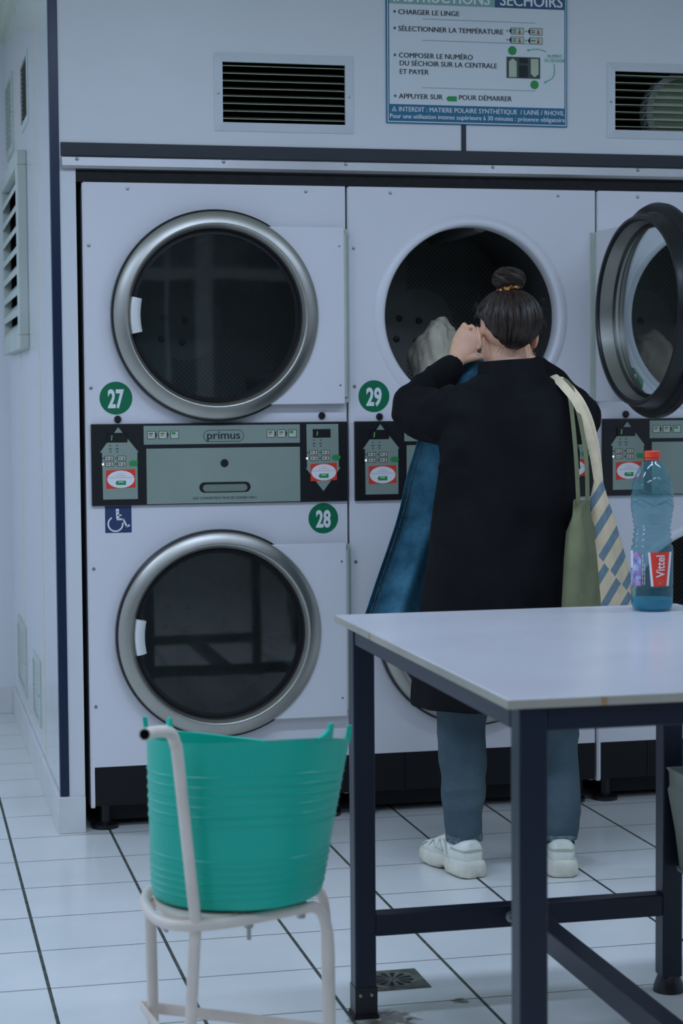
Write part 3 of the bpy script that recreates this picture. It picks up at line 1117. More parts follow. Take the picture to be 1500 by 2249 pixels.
        b.prism([(X(dx0+6), Z(dz0-5)), (X(dx1-6), Z(dz0-5)), (X(dx1-6), Z(dz1+6)), (X(dx0+6), Z(dz1+6))], y-.005, y-.0045, 1)
        gx = dx0+22
        b.flat([(X(gx-2), Z(dz0-10)), (X(gx+3), Z(dz0-10)), (X(gx+6), Z(dz1+12)), (X(gx+1), Z(dz1+12))], y-.0053, 2)
        b.build('display', ['rubber', 'black', 'glow'], A, smooth=0)
        b = MB()
        yy = y-.0028
        for i, (x0, z0) in enumerate(((116, 498), (184, 498), (118, 530), (184, 530))):
            x0 += ox
            z0 += oy
            if not up:
                x0 += 4
            b.flat([(X(x0-4), Z(z0+12)), (X(x0), Z(z0)), (X(x0+46), Z(z0)), (X(x0+46), Z(z0+26)), (X(x0), Z(z0+26))], yy, 0)
            b.flat([(X(x0+2), Z(z0+23)), (X(x0+43), Z(z0+23)), (X(x0+43), Z(z0+3)), (X(x0+2), Z(z0+3))], yy-.0003, 1)
            b.flat([(X(x0+28), Z(z0+20)), (X(x0+37), Z(z0+20)), (X(x0+34), Z(z0+5)), (X(x0+31), Z(z0+5))], yy-.0006, 2)
            b.flat([(X(x0+8), Z(z0+15)), (X(x0+20), Z(z0+15)), (X(x0+20), Z(z0+10)), (X(x0+8), Z(z0+10))], yy-.0006, 0)
            b.disc(X(x0-10), Z(z0+13), yy, .002, 0, 10)
        for x0 in (146, 183):
            b.disc(X(x0+ox), Z(443+oy), yy, .0020, 0, 10)
            b.flat([(X(x0+ox-9), Z(463+oy)), (X(x0+ox+9), Z(463+oy)), (X(x0+ox+9), Z(459+oy)), (X(x0+ox-9), Z(459+oy))], yy, 0)
            b.flat([(X(x0+ox-2), Z(480+oy)), (X(x0+ox+5), Z(480+oy)), (X(x0+ox+2), Z(472+oy)), (X(x0+ox-4), Z(472+oy))], yy, 0)
        b.build('keypad', ['ink', 'tag', 'redtherm'], A, smooth=0)
        b = MB(); b.prism(stadium(X(246+ox), X(294+ox), Z(554+oy), Z(526+oy), 6), y-.0045, y-.002)
        b.build('start_button', 'greenink', A, smooth=0)['label'] = 'green start button'
        b = MB(); b.disc(X(106+ox), Z(543+oy), y-.0031, .0035, 0, 14)
        b.build('indicator_light', 'lamp', A, smooth=0)
        b = MB()
        sx0, sx1, sz0, sz1 = (122, 279, 677, 575) if up else (1243, 1391, 655, 557)
        cx, cz = (sx0+sx1)/2, (sz0+sz1)/2
        b.flat([(X(sx0), Z(sz0)), (X(sx1), Z(sz0-5)), (X(sx1-1), Z(sz1-3)), (X(sx0), Z(sz1+2))], y-.0031, 0)
        b.disc(X(cx), Z(cz), y-.0034, .0405 if up else .0385, 1, 40, rz=.0258 if up else .0248)
        for j, (w, dz) in enumerate(((14, -30), (31, -20), (66, -9))):
            b.flat([(X(cx-w), Z(cz+dz+2)), (X(cx+w), Z(cz+dz+1)), (X(cx+w), Z(cz+dz-1)), (X(cx-w), Z(cz+dz))], y-.0037, 2)
        b.flat([(X(cx-30), Z(cz+20)), (X(cx-22), Z(cz+31)), (X(cx+27), Z(cz+31)), (X(cx+27), Z(cz+8)), (X(cx-22), Z(cz+8))], y-.0037, 3)
        b.flat([(X(cx-14), Z(cz+17)), (X(cx+14), Z(cz+17)), (X(cx+14), Z(cz+13)), (X(cx-14), Z(cz+13))], y-.004, 1)
        b.build('warning_sticker', ['red', 'letterwhite', 'redink', 'greenink'], A, smooth=0)['label'] = 'red sticker with a white oval'
        b = MB()
        kx, kz = (191, 300) if up else (1314, 292)
        b.lathe([(.0001, -.010), (.0075, -.010), (.0105, -.006), (.011, .0)], (X(kx), 0, Z(kz)), 'y', 24, cap0=True)
        b.build('key_lock', 'black', T)
    # numbers
    for num, cx, cz, r, on in ((numbers[0], .0915 if left_edge < 1 else (.079 if left_edge < 2 else .106), 1.301 if left_edge < 2 else 1.338, .0488, True), (numbers[1], .721, .929, .0465, False)):
        b = MB()
        b.disc(cx, cz, -.0008, r, 0, 56)
        if len(num) == 2:
            b.text(num, cx-r*.50, cx+r*.50, cz-r*.56, r*1.15, -.0014, 1, bold=.035)
        b.build('number_sticker', ['green', 'letterwhite'], T, smooth=0)['label'] = 'round green sticker numbered ' + num
    if wheelchair:
        b = MB()
        a, c, z0, z1 = .054, .133, .899, .979
        b.flat([(a, z0), (c, z0), (c, z1), (a, z1)], -.0008, 0)

        def wp(u, v): return (a+(c-a)*u, z0+(z1-z0)*v)
        yy = -.0012

        def bar(p0, p1, w):
            p0, p1 = Vector(wp(*p0)), Vector(wp(*p1))
            d = (p1-p0).normalized()
            nn = Vector((-d.y, d.x))*w
            b.flat([p0-nn, p1-nn, p1+nn, p0+nn], yy, 1)
        q = wp(.47, .84)
        b.disc(q[0], q[1], yy, .0052, 1, 20)
        bar((.47, .80), (.48, .52), .0046)
        bar((.47, .655), (.62, .655), .0022)
        bar((.44, .50), (.70, .50), .0026)
        bar((.68, .52), (.82, .22), .0026)
        bar((.80, .22), (.93, .28), .0026)
        n = 24
        c0 = wp(.39, .33)
        arc = [radians(120+250*i/n) for i in range(n+1)]
        b.add([(c0[0]+r*cos(t_), yy, c0[1]+r*sin(t_)) for t_ in arc for r in (.0195, .0240)], [(2*i, 2*i+2, 2*i+3, 2*i+1) for i in range(n)], 1)
        b.build('wheelchair_sticker', ['disabledblue', 'letterwhite'], T, smooth=0)['label'] = 'dark blue square with a white wheelchair sign'
    # screws
    for sx_, sz_ in ((.135, 1.921), (.675, 1.921), (.018, 1.752), (.018, 1.331), (.018, .792), (.018, .377)):
        q = MB(); q.lathe([(.0001, -.0035), (.004, -.003), (.006, .001)], (sx_, 0, sz_), 'y', 14, cap0=True)
        q.build('screw', 'screw', T)
    return T



make_dryer(0.5496, 'white stacked tumble dryer numbered 27 and 28, wheelchair sticker, both doors shut', ('27', '28'), 0, 0, True)
make_dryer(1.3538, 'white stacked tumble dryer numbered 29, upper door swung open, woman standing at it', ('29', '30'), 94.5, 0)
make_dryer(2.1580, 'white stacked tumble dryer at the right edge, seen behind the open door', ('31', '32'), 150, 150)


# ------------------------------------------------------------------ laundry lying in the drums
def cloth_lump(name, label, cat, c, r, mat, seed, amp=.35):
    b = MB()
    n, k = 64, 40
    rings = []
    for i in range(k+1):
        th = pi*i/k
        ring = []
        for j in range(n):
            a = 2*pi*j/n
            d = Vector((max(sin(th), .01)*cos(a), max(sin(th), .01)*sin(a), -cos(th)))
            f = 1+amp*noise.noise(d*1.6+Vector((seed, 0, 0)))+amp*.45*(1-2*abs(noise.noise(d*3.4+Vector((0, seed, 0)))))
            ring.append((r[0]*d.x*f, r[1]*d.y*f, r[2]*(d.z*f+1)))
        rings.append(ring)
    b.loft(rings)
    o = b.build(name, mat, None, smooth=75, loc=c)
    return tag(o, label, cat)


cloth_lump('crumpled_sweatshirt', 'pale grey crumpled garment heaped in the open drum, by her raised hand', 'clothes', (1.684, .17, 1.228), (.080, .10, .148), 'greycloth', 3.1, .28)
cloth_lump('crumpled_towel', 'teal crumpled cloth at the lower left of the open drum', 'clothes', (1.535, .26, 1.235), (.060, .09, .070), 'tealcloth', 7.7)
cloth_lump('crumpled_shirt', 'dim taupe crumpled cloth in the drum behind the open glass door', 'clothes', (2.405, .20, 1.250), (.085, .10, .125), 'browncloth', 5.2, .2)


# ------------------------------------------------------------------ the woman
def woman():
    T = thing('person', 'woman seen from behind, dark bun, black coat, jeans and white sneakers, lifting laundry', 'person', (0, 0, 0))
    E = Vector((1.612, -.770, 1.462))
    shL, elL, wrL = Vector((1.475, -.775, 1.275)), Vector((1.418, -.57, 1.266)), Vector((1.560, -.465, 1.400))
    shR, elR, wrR = Vector((1.772, -.775, 1.275)), Vector((1.866, -.57, 1.252)), Vector((1.790, -.450, 1.398))
    MX = (wrL.x+wrR.x)/2
    # --- continuous body
    b = MB()

    def ring(c, rx, ry, n=20): return [(c[0]+rx*cos(2*pi*k/n), c[1]+ry*sin(2*pi*k/n), c[2]) for k in range(n)]
    b.loft([ring((1.605, -.78, .78), .15, .10), ring((1.605, -.78, .86), .155, .105), ring((1.607, -.78, 1.0), .125, .09),
            ring((1.61, -.78, 1.12), .13, .095), ring((1.615, -.785, 1.24), .14, .085), ring((1.62, -.785, 1.31), .11, .06), ring((1.62, -.785, 1.335), .06, .05)])
    b.tube([(1.622, -.790, 1.30), (1.618, -.785, 1.36), (1.613, -.772, 1.42), (1.612, -.765, 1.46)], [.058, .050, .049, .054], 20)
    for (hx, kx, ax, ay) in ((1.525, 1.486, 1.492, -.755), (1.685, 1.742, 1.752, -.80)):
        b.tube([(hx, -.78, .82), ((hx+kx)/2, -.765, .62), (kx, -.76, .44), (kx, -.775, .32), (ax, ay, .10), (ax, ay+.01, .06)], [.080, .068, .046, .044, .032, .036], 16)
    for s, e, w in ((shL, elL, wrL), (shR, elR, wrR)):
        b.tube([s, (s+e)/2, e, (e+w)/2, w], [.042, .038, .034, .032, .024], 14)
    # head
    b.ell(E+Vector((0, -.015, .035)), (.073, .094, .078), 28, 18)
    b.ell(E+Vector((0, .035, -.030)), (.058, .062, .078), 24, 16)
    b.ell(E+Vector((0, .072, -.094)), (.022, .022, .018))
    b.tube([E+Vector((0, .088, .012)), E+Vector((0, .103, -.018)), E+Vector((0, .112, -.036)), E+Vector((0, .098, -.042))], [.008, .009, .011, .009], 10)
    b.ell(E+Vector((0, .092, -.062)), (.020, .010, .005))
    b.ell(E+Vector((0, .090, -.071)), (.018, .010, .006))
    for s in (-1, 1):
        b.ell(E+Vector((s*.028, .078, .022)), (.022, .012, .006))
        b.ell(E+Vector((s*.030, .070, -.030)), (.020, .020, .020))
        rot = Matrix.Rotation(radians(14*s), 3, 'Z') @ Matrix.Rotation(radians(-12), 3, 'X')
        pts = []
        for k in range(13):
            a = radians(-110+250*k/12)
            pts.append(E+Vector((s*.078, -.004, -.006))+rot @ Vector((s*.005*sin(a), -.016*cos(a)*.9, .027*sin(a)*1.0)))
        b.tube(pts, .0052, 8)
        b.ell(E+Vector((s*.076, -.002, -.006)), (.006, .015, .026))
        b.ell(E+Vector((s*.077, .004, -.031)), (.0055, .008, .009))

    def hand(mir):
        def Mx(p):
            p = Vector(p)
            return Vector((2*MX-p.x-.012, p.y+.012, p.z+.002)) if mir else p
        W = Vector(wrL)
        ax = Vector((.51, .03, .86)).normalized()
        D = Vector((.79, -.43, -.45))            # from little finger to forefinger
        D = (D-ax*D.dot(ax)).normalized()
        nrm = ax.cross(D)                        # the palm looks away from the photographer
        K = W+ax*.090
        rings = []
        for t, w, th in ((-.15, .023, .019), (.0, .025, .019), (.25, .033, .0185), (.6, .041, .0175), (.9, .0425, .0155), (1.05, .038, .012)):
            c = W+(K-W)*t
            rings.append([Mx(c+D*(w*cos(2*pi*k/16))+nrm*(th*sin(2*pi*k/16))) for k in range(16)])
        b.loft(rings)
        for dy, L, r in ((.032, .95, .0084), (.0108, 1.05, .0086), (-.0108, 1.0, .0084), (-.032, .80, .0074)):
            p0 = W+(K-W)*.86+D*dy
            p1 = K+D*dy+ax*(.020*L)+nrm*(.010*L)
            p2 = p1+nrm*(.030*L)+ax*(.004*L)
            p3 = p2+nrm*(.010*L)-ax*(.020*L)
            p4 = p3-nrm*(.006*L)-ax*(.011*L)
            b.tube([Mx(p) for p in (p0, p1, p2, p3, p4)], [r*1.15, r*1.12, r, r*.9, r*.6], 10)
        q = [W+D*.014+ax*.012, W+D*.034+ax*.030+nrm*.004, W+D*.050+ax*.042+nrm*.010, W+D*.064+ax*.055+nrm*.022, W+D*.067+ax*.060+nrm*.028]
        b.tube([Mx(p) for p in q], [.015, .0135, .0108, .0090, .0055], 10)
    hand(False)
    hand(True)
    b.remeshed('body', 'skin', T, .0036, 4)
    # eyes
    for s in (-1, 1):
        q = MB(); q.ell(E+Vector((s*.029, .083, .006)), (.0105, .0105, .0075))
        q.build('eye', 'letterwhite', T)
        q = MB(); q.ell(E+Vector((s*.029, .0915, .006)), (.0045, .003, .0045), 12, 8)
        q.build('iris', 'hair', T)
        q = MB(); q.tube([E+Vector((s*.044, .076, .028)), E+Vector((s*.030, .088, .033)), E+Vector((s*.014, .092, .029))], .0028, 6)
        q.build('eyebrow', 'hair', T)
        q = MB(); q.lathe([(.0062, 0), (.0070, .0008), (.0062, .0016), (.0054, .0008), (.0062, 0)], (0, 0, 0), 'y', 18)
        er = q.build('earring', 'gold', T, loc=E+Vector((s*.078, .002, -.047)))
        er.rotation_euler = (0, 0, radians(25*s))
        er['label'] = 'small gold hoop'
    q = MB(); q.tube([E+Vector((-.017, .099, -.064)), E+Vector((0, .1035, -.065)), E+Vector((.017, .099, -.064))], [.002, .0052, .002], 8, flat=.7)
    q.tube([E+Vector((-.015, .098, -.071)), E+Vector((0, .102, -.073)), E+Vector((.015, .098, -.071))], [.002, .0055, .002], 8, flat=.7)
    q.build('lips', 'lip', T)
    ax = Vector((.51, .03, .86)).normalized()
    D = Vector((.79, -.43, -.45))
    D = (D-ax*D.dot(ax)).normalized()
    nrm = ax.cross(D)
    for j in range(2):
        q = MB()
        q.lathe([(.0098, -.0012), (.0106, 0), (.0098, .0012), (.0090, 0), (.0098, -.0012)], (0, 0, 0), 'z', 20)
        fd = (ax*.9+nrm*.4).normalized()
        o = q.build('ring', 'gold', T, loc=Vector(wrL)+ax*(.094+.0060*j)-D*.0108+nrm*(.002+.003*j))
        o.rotation_euler = fd.to_track_quat('Z', 'Y').to_euler()
        o['label'] = 'thin gold ring'

    # --- hair
    HC = E+Vector((0, -.022, .038))
    rx, ry, rz = .0880, .1060, .0850
    nphi, nth = 220, 26

    def hw(th):
        return sin(th) if th < pi/2 else (1-abs(cos(th))**2.15)**(1/2.15)

    rings = []
    for i in range(nth+1):
        ring_ = []
        for j in range(nphi):
            ph = 2*pi*j/nphi
            back = max(0, -sin(ph))
            side = abs(cos(ph))
            front = max(0, sin(ph))
            zl = -.083+.090*side**4 if sin(ph) < 0 else .006*(1-front**.7)+.020*front**.7
            thm = math.acos(max(-.97, min(1, zl/rz)))
            th = .03+(thm-.03)*i/nth
            g = .0024*noise.noise(Vector((cos(ph)*26, sin(ph)*26, i*.06)))+.0032*noise.noise(Vector((cos(ph)*9, sin(ph)*9, i*.1+5)))
            tuck = 1.0 if i < nth-2 else (1-.035*(i-nth+2))
            f = (1+g/.09*1.3)*tuck
            d = Vector((rx*hw(th)*cos(ph)*f, ry*sin(th)*sin(ph)*f, rz*cos(th)*f))
            ring_.append(HC+d)
        rings.append(ring_)
    b = MB()
    b.loft(rings, 0, True, False)
    # loose strands following the head to the bun
    for k in range(260):
        ph = random.uniform(0, 2*pi)
        th1 = random.uniform(1.0, 2.0 if sin(ph) < -.2 else 1.5)
        pts = []
        wob = random.uniform(-.08, .08)
        for t in range(8):
            th = .12+(th1-.12)*t/7
            p2 = ph+wob*sin(t*.9)
            f = 1.006+.020*random.random()
            pts.append(HC+Vector((rx*hw(th)*cos(p2)*f, ry*sin(th)*sin(p2)*f, rz*cos(th)*f)))
        b.tube(pts, [random.choice((.0008, .0013, .0018))]*7+[.0003], 5, caps=False)
    for k in range(30):
        s = random.choice((-1, 1))
        z = random.uniform(-.02, .06)
        p = HC+Vector((s*(rx*.97), random.uniform(-.03, .02), z))
        pts = [p, p+Vector((s*.008, -.004, .006)), p+Vector((s*random.uniform(.008, .018), -.008, random.uniform(-.02, .012)))]
        b.tube(smooth_path(pts, 3), .0004, 4, caps=False)
    for k in range(14):
        x = random.uniform(-.045, .045)
        p = HC+Vector((x, -.074, -.062))
        b.tube(smooth_path([p, p+Vector((x*.15, .006, -.012)), p+Vector((x*.3, .012, -random.uniform(.016, .03)))], 3), [.0009]+[.0004]*6, 4, caps=False)
    hair = b.build('hair', 'hair', T, smooth=60)
    hair['label'] = 'dark brown hair pulled up'
    # bun
    bc = Vector((1.609, -.800, 1.613))
    b = MB()
    n, k = 64, 28
    rings = []
    for i in range(k+1):
        th = pi*i/k
        r_ = []
        for j in range(n):
            a = 2*pi*j/n
            g = 1+.07*sin(5*a+th*5+1.2*noise.noise(Vector((a, th, 2))))*sin(th)+.03*noise.noise(Vector((cos(a)*6, sin(a)*6, th*5)))
            r_.append(bc+Vector((.043*max(sin(th), .02)*cos(a)*g, .042*max(sin(th), .02)*sin(a)*g, -.031*cos(th)*g)))
        rings.append(r_)
    b.loft(rings)
    for q_ in range(46):
        a0 = random.uniform(0, 2*pi)
        tilt = random.uniform(-.9, .9)
        pts = []
        for t in range(12):
            a = a0+t*.32
            d = Vector((cos(a), sin(a), 0))
            z = sin(tilt+.25*sin(a*2))
            cc = cos(tilt)
            pts.append(bc+Vector((.0445*cc*d.x, .0435*cc*d.y, .032*z)))
        b.tube(pts, .0011, 5, caps=False)
    bun = b.build('bun', 'hair', hair, smooth=60)
    b = MB()
    pts = []
    for k in range(40):
        a = 2*pi*k/40
        rr = .0295+.002*sin(9*a)
        pts.append((rr*cos(a), rr*sin(a), .0016*sin(7*a)))
    pts.append(pts[0])
    b.tube(pts, .0066, 8, caps=False)
    sc = b.build('scrunchie', 'tortoise', hair, loc=(1.612, -.800, 1.585))
    sc.rotation_euler = (radians(-6), radians(-12), 0)
    sc['label'] = 'tortoiseshell hair tie'

    # --- coat
    b = MB()

    def cr(cx, cy, z, hw, hd, n=40, tiltx=0):
        out = []
        for k in range(n):
            a = 2*pi*k/n
            c, s = cos(a), sin(a)
            x = math.copysign(abs(c)**.8, c)*hw
            yv = math.copysign(abs(s)**.8, s)*hd
            out.append((cx+x, cy+yv, z+tiltx*x))
        return out
    b.loft([cr(1.592, -.775, .462, .250, .165), cr(1.594, -.775, .60, .240, .160), cr(1.598, -.775, .73, .230, .152), cr(1.604, -.778, .90, .205, .138),
            cr(1.610, -.78, 1.05, .190, .128), cr(1.615, -.78, 1.17, .182, .120), cr(1.618, -.782, 1.25, .178, .110), cr(1.619, -.783, 1.295, .168, .095),
            cr(1.619, -.783, 1.325, .140, .078), cr(1.620, -.783, 1.348, .102, .066), cr(1.622, -.783, 1.362, .080, .060)])
    for s, e, w, sg in ((shL, elL, wrL, -1), (shR, elR, wrR, 1)):
        s2 = s+Vector((-sg*.03, 0, -.020))
        e2 = e+Vector((sg*.004, -.006, -.006))
        w2 = e+(w-e)*.93
        pts = smooth_path([s2, s2+(e2-s2)*.5+Vector((sg*.012, -.01, -.012)), e2, e2+(w2-e2)*.5+Vector((0, 0, .006)), w2], 5)
        n = len(pts)
        rad = []
        for i in range(n):
            t = i/(n-1)
            rad.append(.080*(1-t)+.037*t+.006*sin(pi*t))
        b.tube(pts, rad, 24)

    def folds(co, nn):
        d = .006*noise.noise(Vector((co.x*7, co.y*7, co.z*3.5)))
        d += .004*(1-2*abs(noise.noise(Vector((co.x*13+3, co.y*13, co.z*8)))))*(1 if co.z > .9 else .6)
        if abs(co.x-1.62) > .15 and co.z > 1.1:
            d += .009*(1-2*abs(noise.noise(Vector((co.x*9+1, co.y*5, co.z*16)))))-.002
        if co.z < .9:
            d += .010*noise.noise(Vector((co.x*9, co.y*9+4, co.z*1.0)))*(.9-co.z)/.45
        return co+nn*d
    coat = b.remeshed('coat', 'coat', T, .0075, 5, folds)
    coat['label'] = 'black knee length wool coat'
    # standing collar, shell with thickness
    b = MB()
    prof = [(-.055, .96), (-.030, 1.0), (-.004, .97), (.026, .92), (.052, .89)]
    n = 48
    outer, inner = [], []
    for h, f in prof:
        ro, ri = [], []
        for k in range(n):
            a = 2*pi*k/n
            c, s = cos(a), sin(a)
            hz = 1.345+h*(1.0 if s < .3 else 1-.55*(s-.3)/.7)+.006*c
            for L_, q in ((ro, 0), (ri, .009)):
                L_.append((1.622+math.copysign(abs(c)**.78, c)*(.096*f-q), -.783+math.copysign(abs(s)**.8, s)*(.082*f-q)+.012*h/.05, hz))
        outer.append(ro)
        inner.append(ri)
    b.loft(outer+inner[::-1], 0, False, False)
    b.build('collar', 'coat', coat, smooth=60)
    # jeans
    b = MB()
    for (hx, kx, ax, ay) in ((1.525, 1.484, 1.492, -.755), (1.685, 1.748, 1.750, -.80)):
        P = smooth_path([(hx, -.78, .84), ((hx+kx)/2, -.765, .62), (kx, -.76, .42), (kx+.002, -.765, .30), ((kx+ax)/2, ay-.005, .18), (ax, ay, .098)], 6)
        n = len(P)
        b.tube(P, [.098-.031*min(1, t/.42) if t < .42 else (.067-.008*(t-.42)/.25 if t < .67 else .059-.0115*(t-.67)/.33) for t in [i/(n-1) for i in range(n)]], 28)
    b.loft([ring((1.605, -.78, .78), .165, .115, 28), ring((1.605, -.78, .90), .155, .11, 28), ring((1.607, -.78, 1.0), .14, .10, 28)])

    def jf(co, nn):
        d = .0030*noise.noise(Vector((co.x*14, co.y*14, co.z*9)))
        d += .0045*(1-2*abs(noise.noise(Vector((co.x*6+2, co.y*6, co.z*16)))))*max(0, min(1, (.50-co.z)/.15))
        return co+nn*d
    jeans = b.remeshed('jeans', 'jeans', T, .006, 4, jf)
    jeans['label'] = 'dark blue jeans'
    for ax, ay in ((1.4915, -.755), (1.750, -.80)):
        q = MB()
        q.lathe([(.0455, .086), (.0505, .088), (.0515, .102), (.0505, .109), (.0455, .111)], (ax, ay, 0), 'z', 36)
        q.build('hem', 'jeanhem', jeans, smooth=60)
    # socks and sneakers
    for ax, ay, hx, hy, ang in ((1.492, -.755, 1.489, -.800, 104), (1.752, -.80, 1.738, -.853, 76)):
        q = MB(); q.tube([(ax, ay, .12), (ax, ay, .07), (ax, ay+.01, .045)], [.037, .040, .043], 18)
        q.build('sock', 'sock', T)
        sh = thing_part('sneaker', T, (hx, hy, 0), radians(ang))
        sh.scale = (.93, 1, 1)
        sh['label'] = 'chunky white sneaker'
        # local +x runs heel to toe
        def prof_ring(x, hw, z0, z1, n=20, p=.55, lean=0):
            r_ = []
            for k in range(n):
                a = 2*pi*k/n
                c, s = cos(a), sin(a)
                zz = (z0+z1)/2+math.copysign(abs(s)**p, s)*(z1-z0)/2
                yy = math.copysign(abs(c)**p, c)*hw*(1-lean*max(0, s))
                r_.append((x, yy, zz))
            return r_
        q = MB()
        S = [(-.050, .018, .010, .038), (-.044, .034, .002, .046), (-.022, .044, .0, .050), (.02, .045, .0, .050), (.055, .043, .0, .050), (.075, .038, .012, .053),
             (.092, .039, .012, .055), (.11, .042, .002, .053), (.15, .047, .0, .048), (.19, .047, .003, .046), (.215, .041, .010, .046), (.232, .028, .018, .044), (.238, .012, .026, .040)]
        q.loft([prof_ring(x, w, a, c, 20, .45, .16) for x, w, a, c in S])
        q.build('sole', 'sole', sh, smooth=50)
        q = MB()
        U = [(-.036, .018, .035, .075), (-.034, .027, .035, .096), (-.018, .034, .035, .101), (.005, .0375, .035, .096), (.030, .0385, .035, .088), (.055, .039, .035, .094), (.075, .040, .035, .104),
             (.095, .041, .035, .102), (.12, .042, .035, .092), (.15, .043, .035, .080), (.18, .042, .035, .070), (.205, .036, .035, .063), (.222, .024, .035, .055), (.228, .010, .035, .048)]
        q.loft([prof_ring(x, w, a, c, 24, .6, .22) for x, w, a, c in U])
        q.build('upper', 'shoe', sh, smooth=60)
        q = MB()
        q.loft([prof_ring(x, w+.0015, .070, .078, 16, .6) for x, w in ((-.037, .02), (-.034, .029), (-.018, .0345), (.012, .0375), (.035, .037))])
        q.build('heel_band', 'shoegrey', sh, smooth=50)
        for sd in (-1, 1):
            q = MB()
            yv = sd*.0425
            for tri in ([(.070, .058), (.092, .088), (.108, .062), (.070, .058)], [(.045, .055), (.062, .085), (.075, .092)], [(.115, .060), (.128, .080), (.15, .060)], [(.20, .05), (.18, .062), (.165, .066)]):
                q.tube([(x, yv*(1-max(0, z-.055)*3.2)*(1 if x < .17 else .95), z) for x, z in tri], .0016, 6)
            q.build('overlay', 'shoegrey', sh, smooth=50)
        q = MB()
        for i in range(4):
            x = .092+.020*i
            z = .1045-.010*i
            q.tube([(x, -.022, z-.006), (x+.003, 0, z+.003), (x, .022, z-.006)], .0028, 6)
        q.build('laces', 'shoe', sh, smooth=50)
    return T





woman()

# ------------------------------------------------------------------ denim garment held up in front of her
left = [(1.640, 1.448), (1.596, 1.403), (1.533, 1.326), (1.466, 1.196), (1.438, 1.105), (1.403, .988), (1.348, .833), (1.296, .680), (1.272, .61)]
right = [(1.735, 1.440), (1.770, 1.405), (1.790, 1.330), (1.79, 1.20), (1.78, 1.10), (1.765, .98), (1.75, .83), (1.735, .68), (1.73, .61)]
Lp = smooth_path([(x, 0, z) for x, z in left], 8)
Rp = smooth_path([(x, 0, z) for x, z in right], 8)
NU = 60


def cloth_pt(i, j, back):
    t, u = i/(len(Lp)-1), j/NU
    p = Lp[i]*(1-u)+Rp[i]*u
    amp = .008+.030*t
    y = -.425+amp*sin(u*19+2.0*noise.noise(Vector((u*3, t*3, 0))))+.010*noise.noise(Vector((u*7, t*6, 4)))-.02*t
    y += .05*(1-t)**3*(abs(u-.5)*2)**2*-.6
    return Vector((p.x+.006*noise.noise(Vector((u*5, t*7, 9))), y+(.006 if back else 0), p.z))


b = MB()
rings = []
for i in range(len(Lp)):
    rings.append([cloth_pt(i, j, 0) for j in range(NU+1)]+[cloth_pt(i, j, 1) for j in reversed(range(NU+1))])
b.loft(rings)
dg_ = b.build('denim_garment', 'denim', None, smooth=70)
tag(dg_, 'blue denim garment held up in front of the woman, hanging down to the left', 'clothes')
b = MB()
b.tube([cloth_pt(i, 2, 0)+Vector((.004, -.0015, 0)) for i in range(6, len(Lp))], .0016, 6)
b.tube([cloth_pt(i, 4, 0)+Vector((.004, -.0012, 0)) for i in range(6, len(Lp))], .0010, 6)
b.build('seam', 'jeanhem', dg_)
b = MB()
b.tube([cloth_pt(6, j, 0)+Vector((0, -.002, 0)) for j in range(2, 40)], .0022, 6)
b.build('yoke_seam', 'jeanhem', dg_)


# ------------------------------------------------------------------ tote bags on her shoulder
def tote(name, label, loc, ang, prof, mat, straps, strapmat, sw, notch=0.0):
    """prof: list of (z, half length, half thickness, shift along length)"""
    t = thing(name, label, 'bag', loc, radians(ang))
    b = MB()
    n = 48
    rings = []
    for z, a, th, sh in prof:
        ring = []
        for k in range(n):
            q = 2*pi*k/n
            c, s = cos(q), sin(q)
            f = .010*noise.noise(Vector((c*2.2, s*2.2, z*9)))+.006*(1-2*abs(noise.noise(Vector((c*4, s*4, z*14+3)))))
            zz = z+notch*(abs(s)**1.5-.6) if z > -.01 else z
            ring.append((sh+math.copysign(abs(c)**.9, c)*a, math.copysign(abs(s)**.75, s)*(th+f*(1 if th > .02 else .3)), zz))
        rings.append(ring)
    b.loft(rings)
    b.build('bag_body', mat, t, smooth=70)
    inv = Matrix.Translation(loc) @ Matrix.Rotation(radians(ang), 4, 'Z')
    inv = inv.inverted()
    for path in straps:
        q = MB()
        P = smooth_path([inv @ Vector(p) for p in path], 6)
        q.tube(P, sw, 10, flat=.16, up=inv.to_3x3() @ Vector((1, 0, 0)))
        q.build('strap', strapmat, t, smooth=60)
    return t


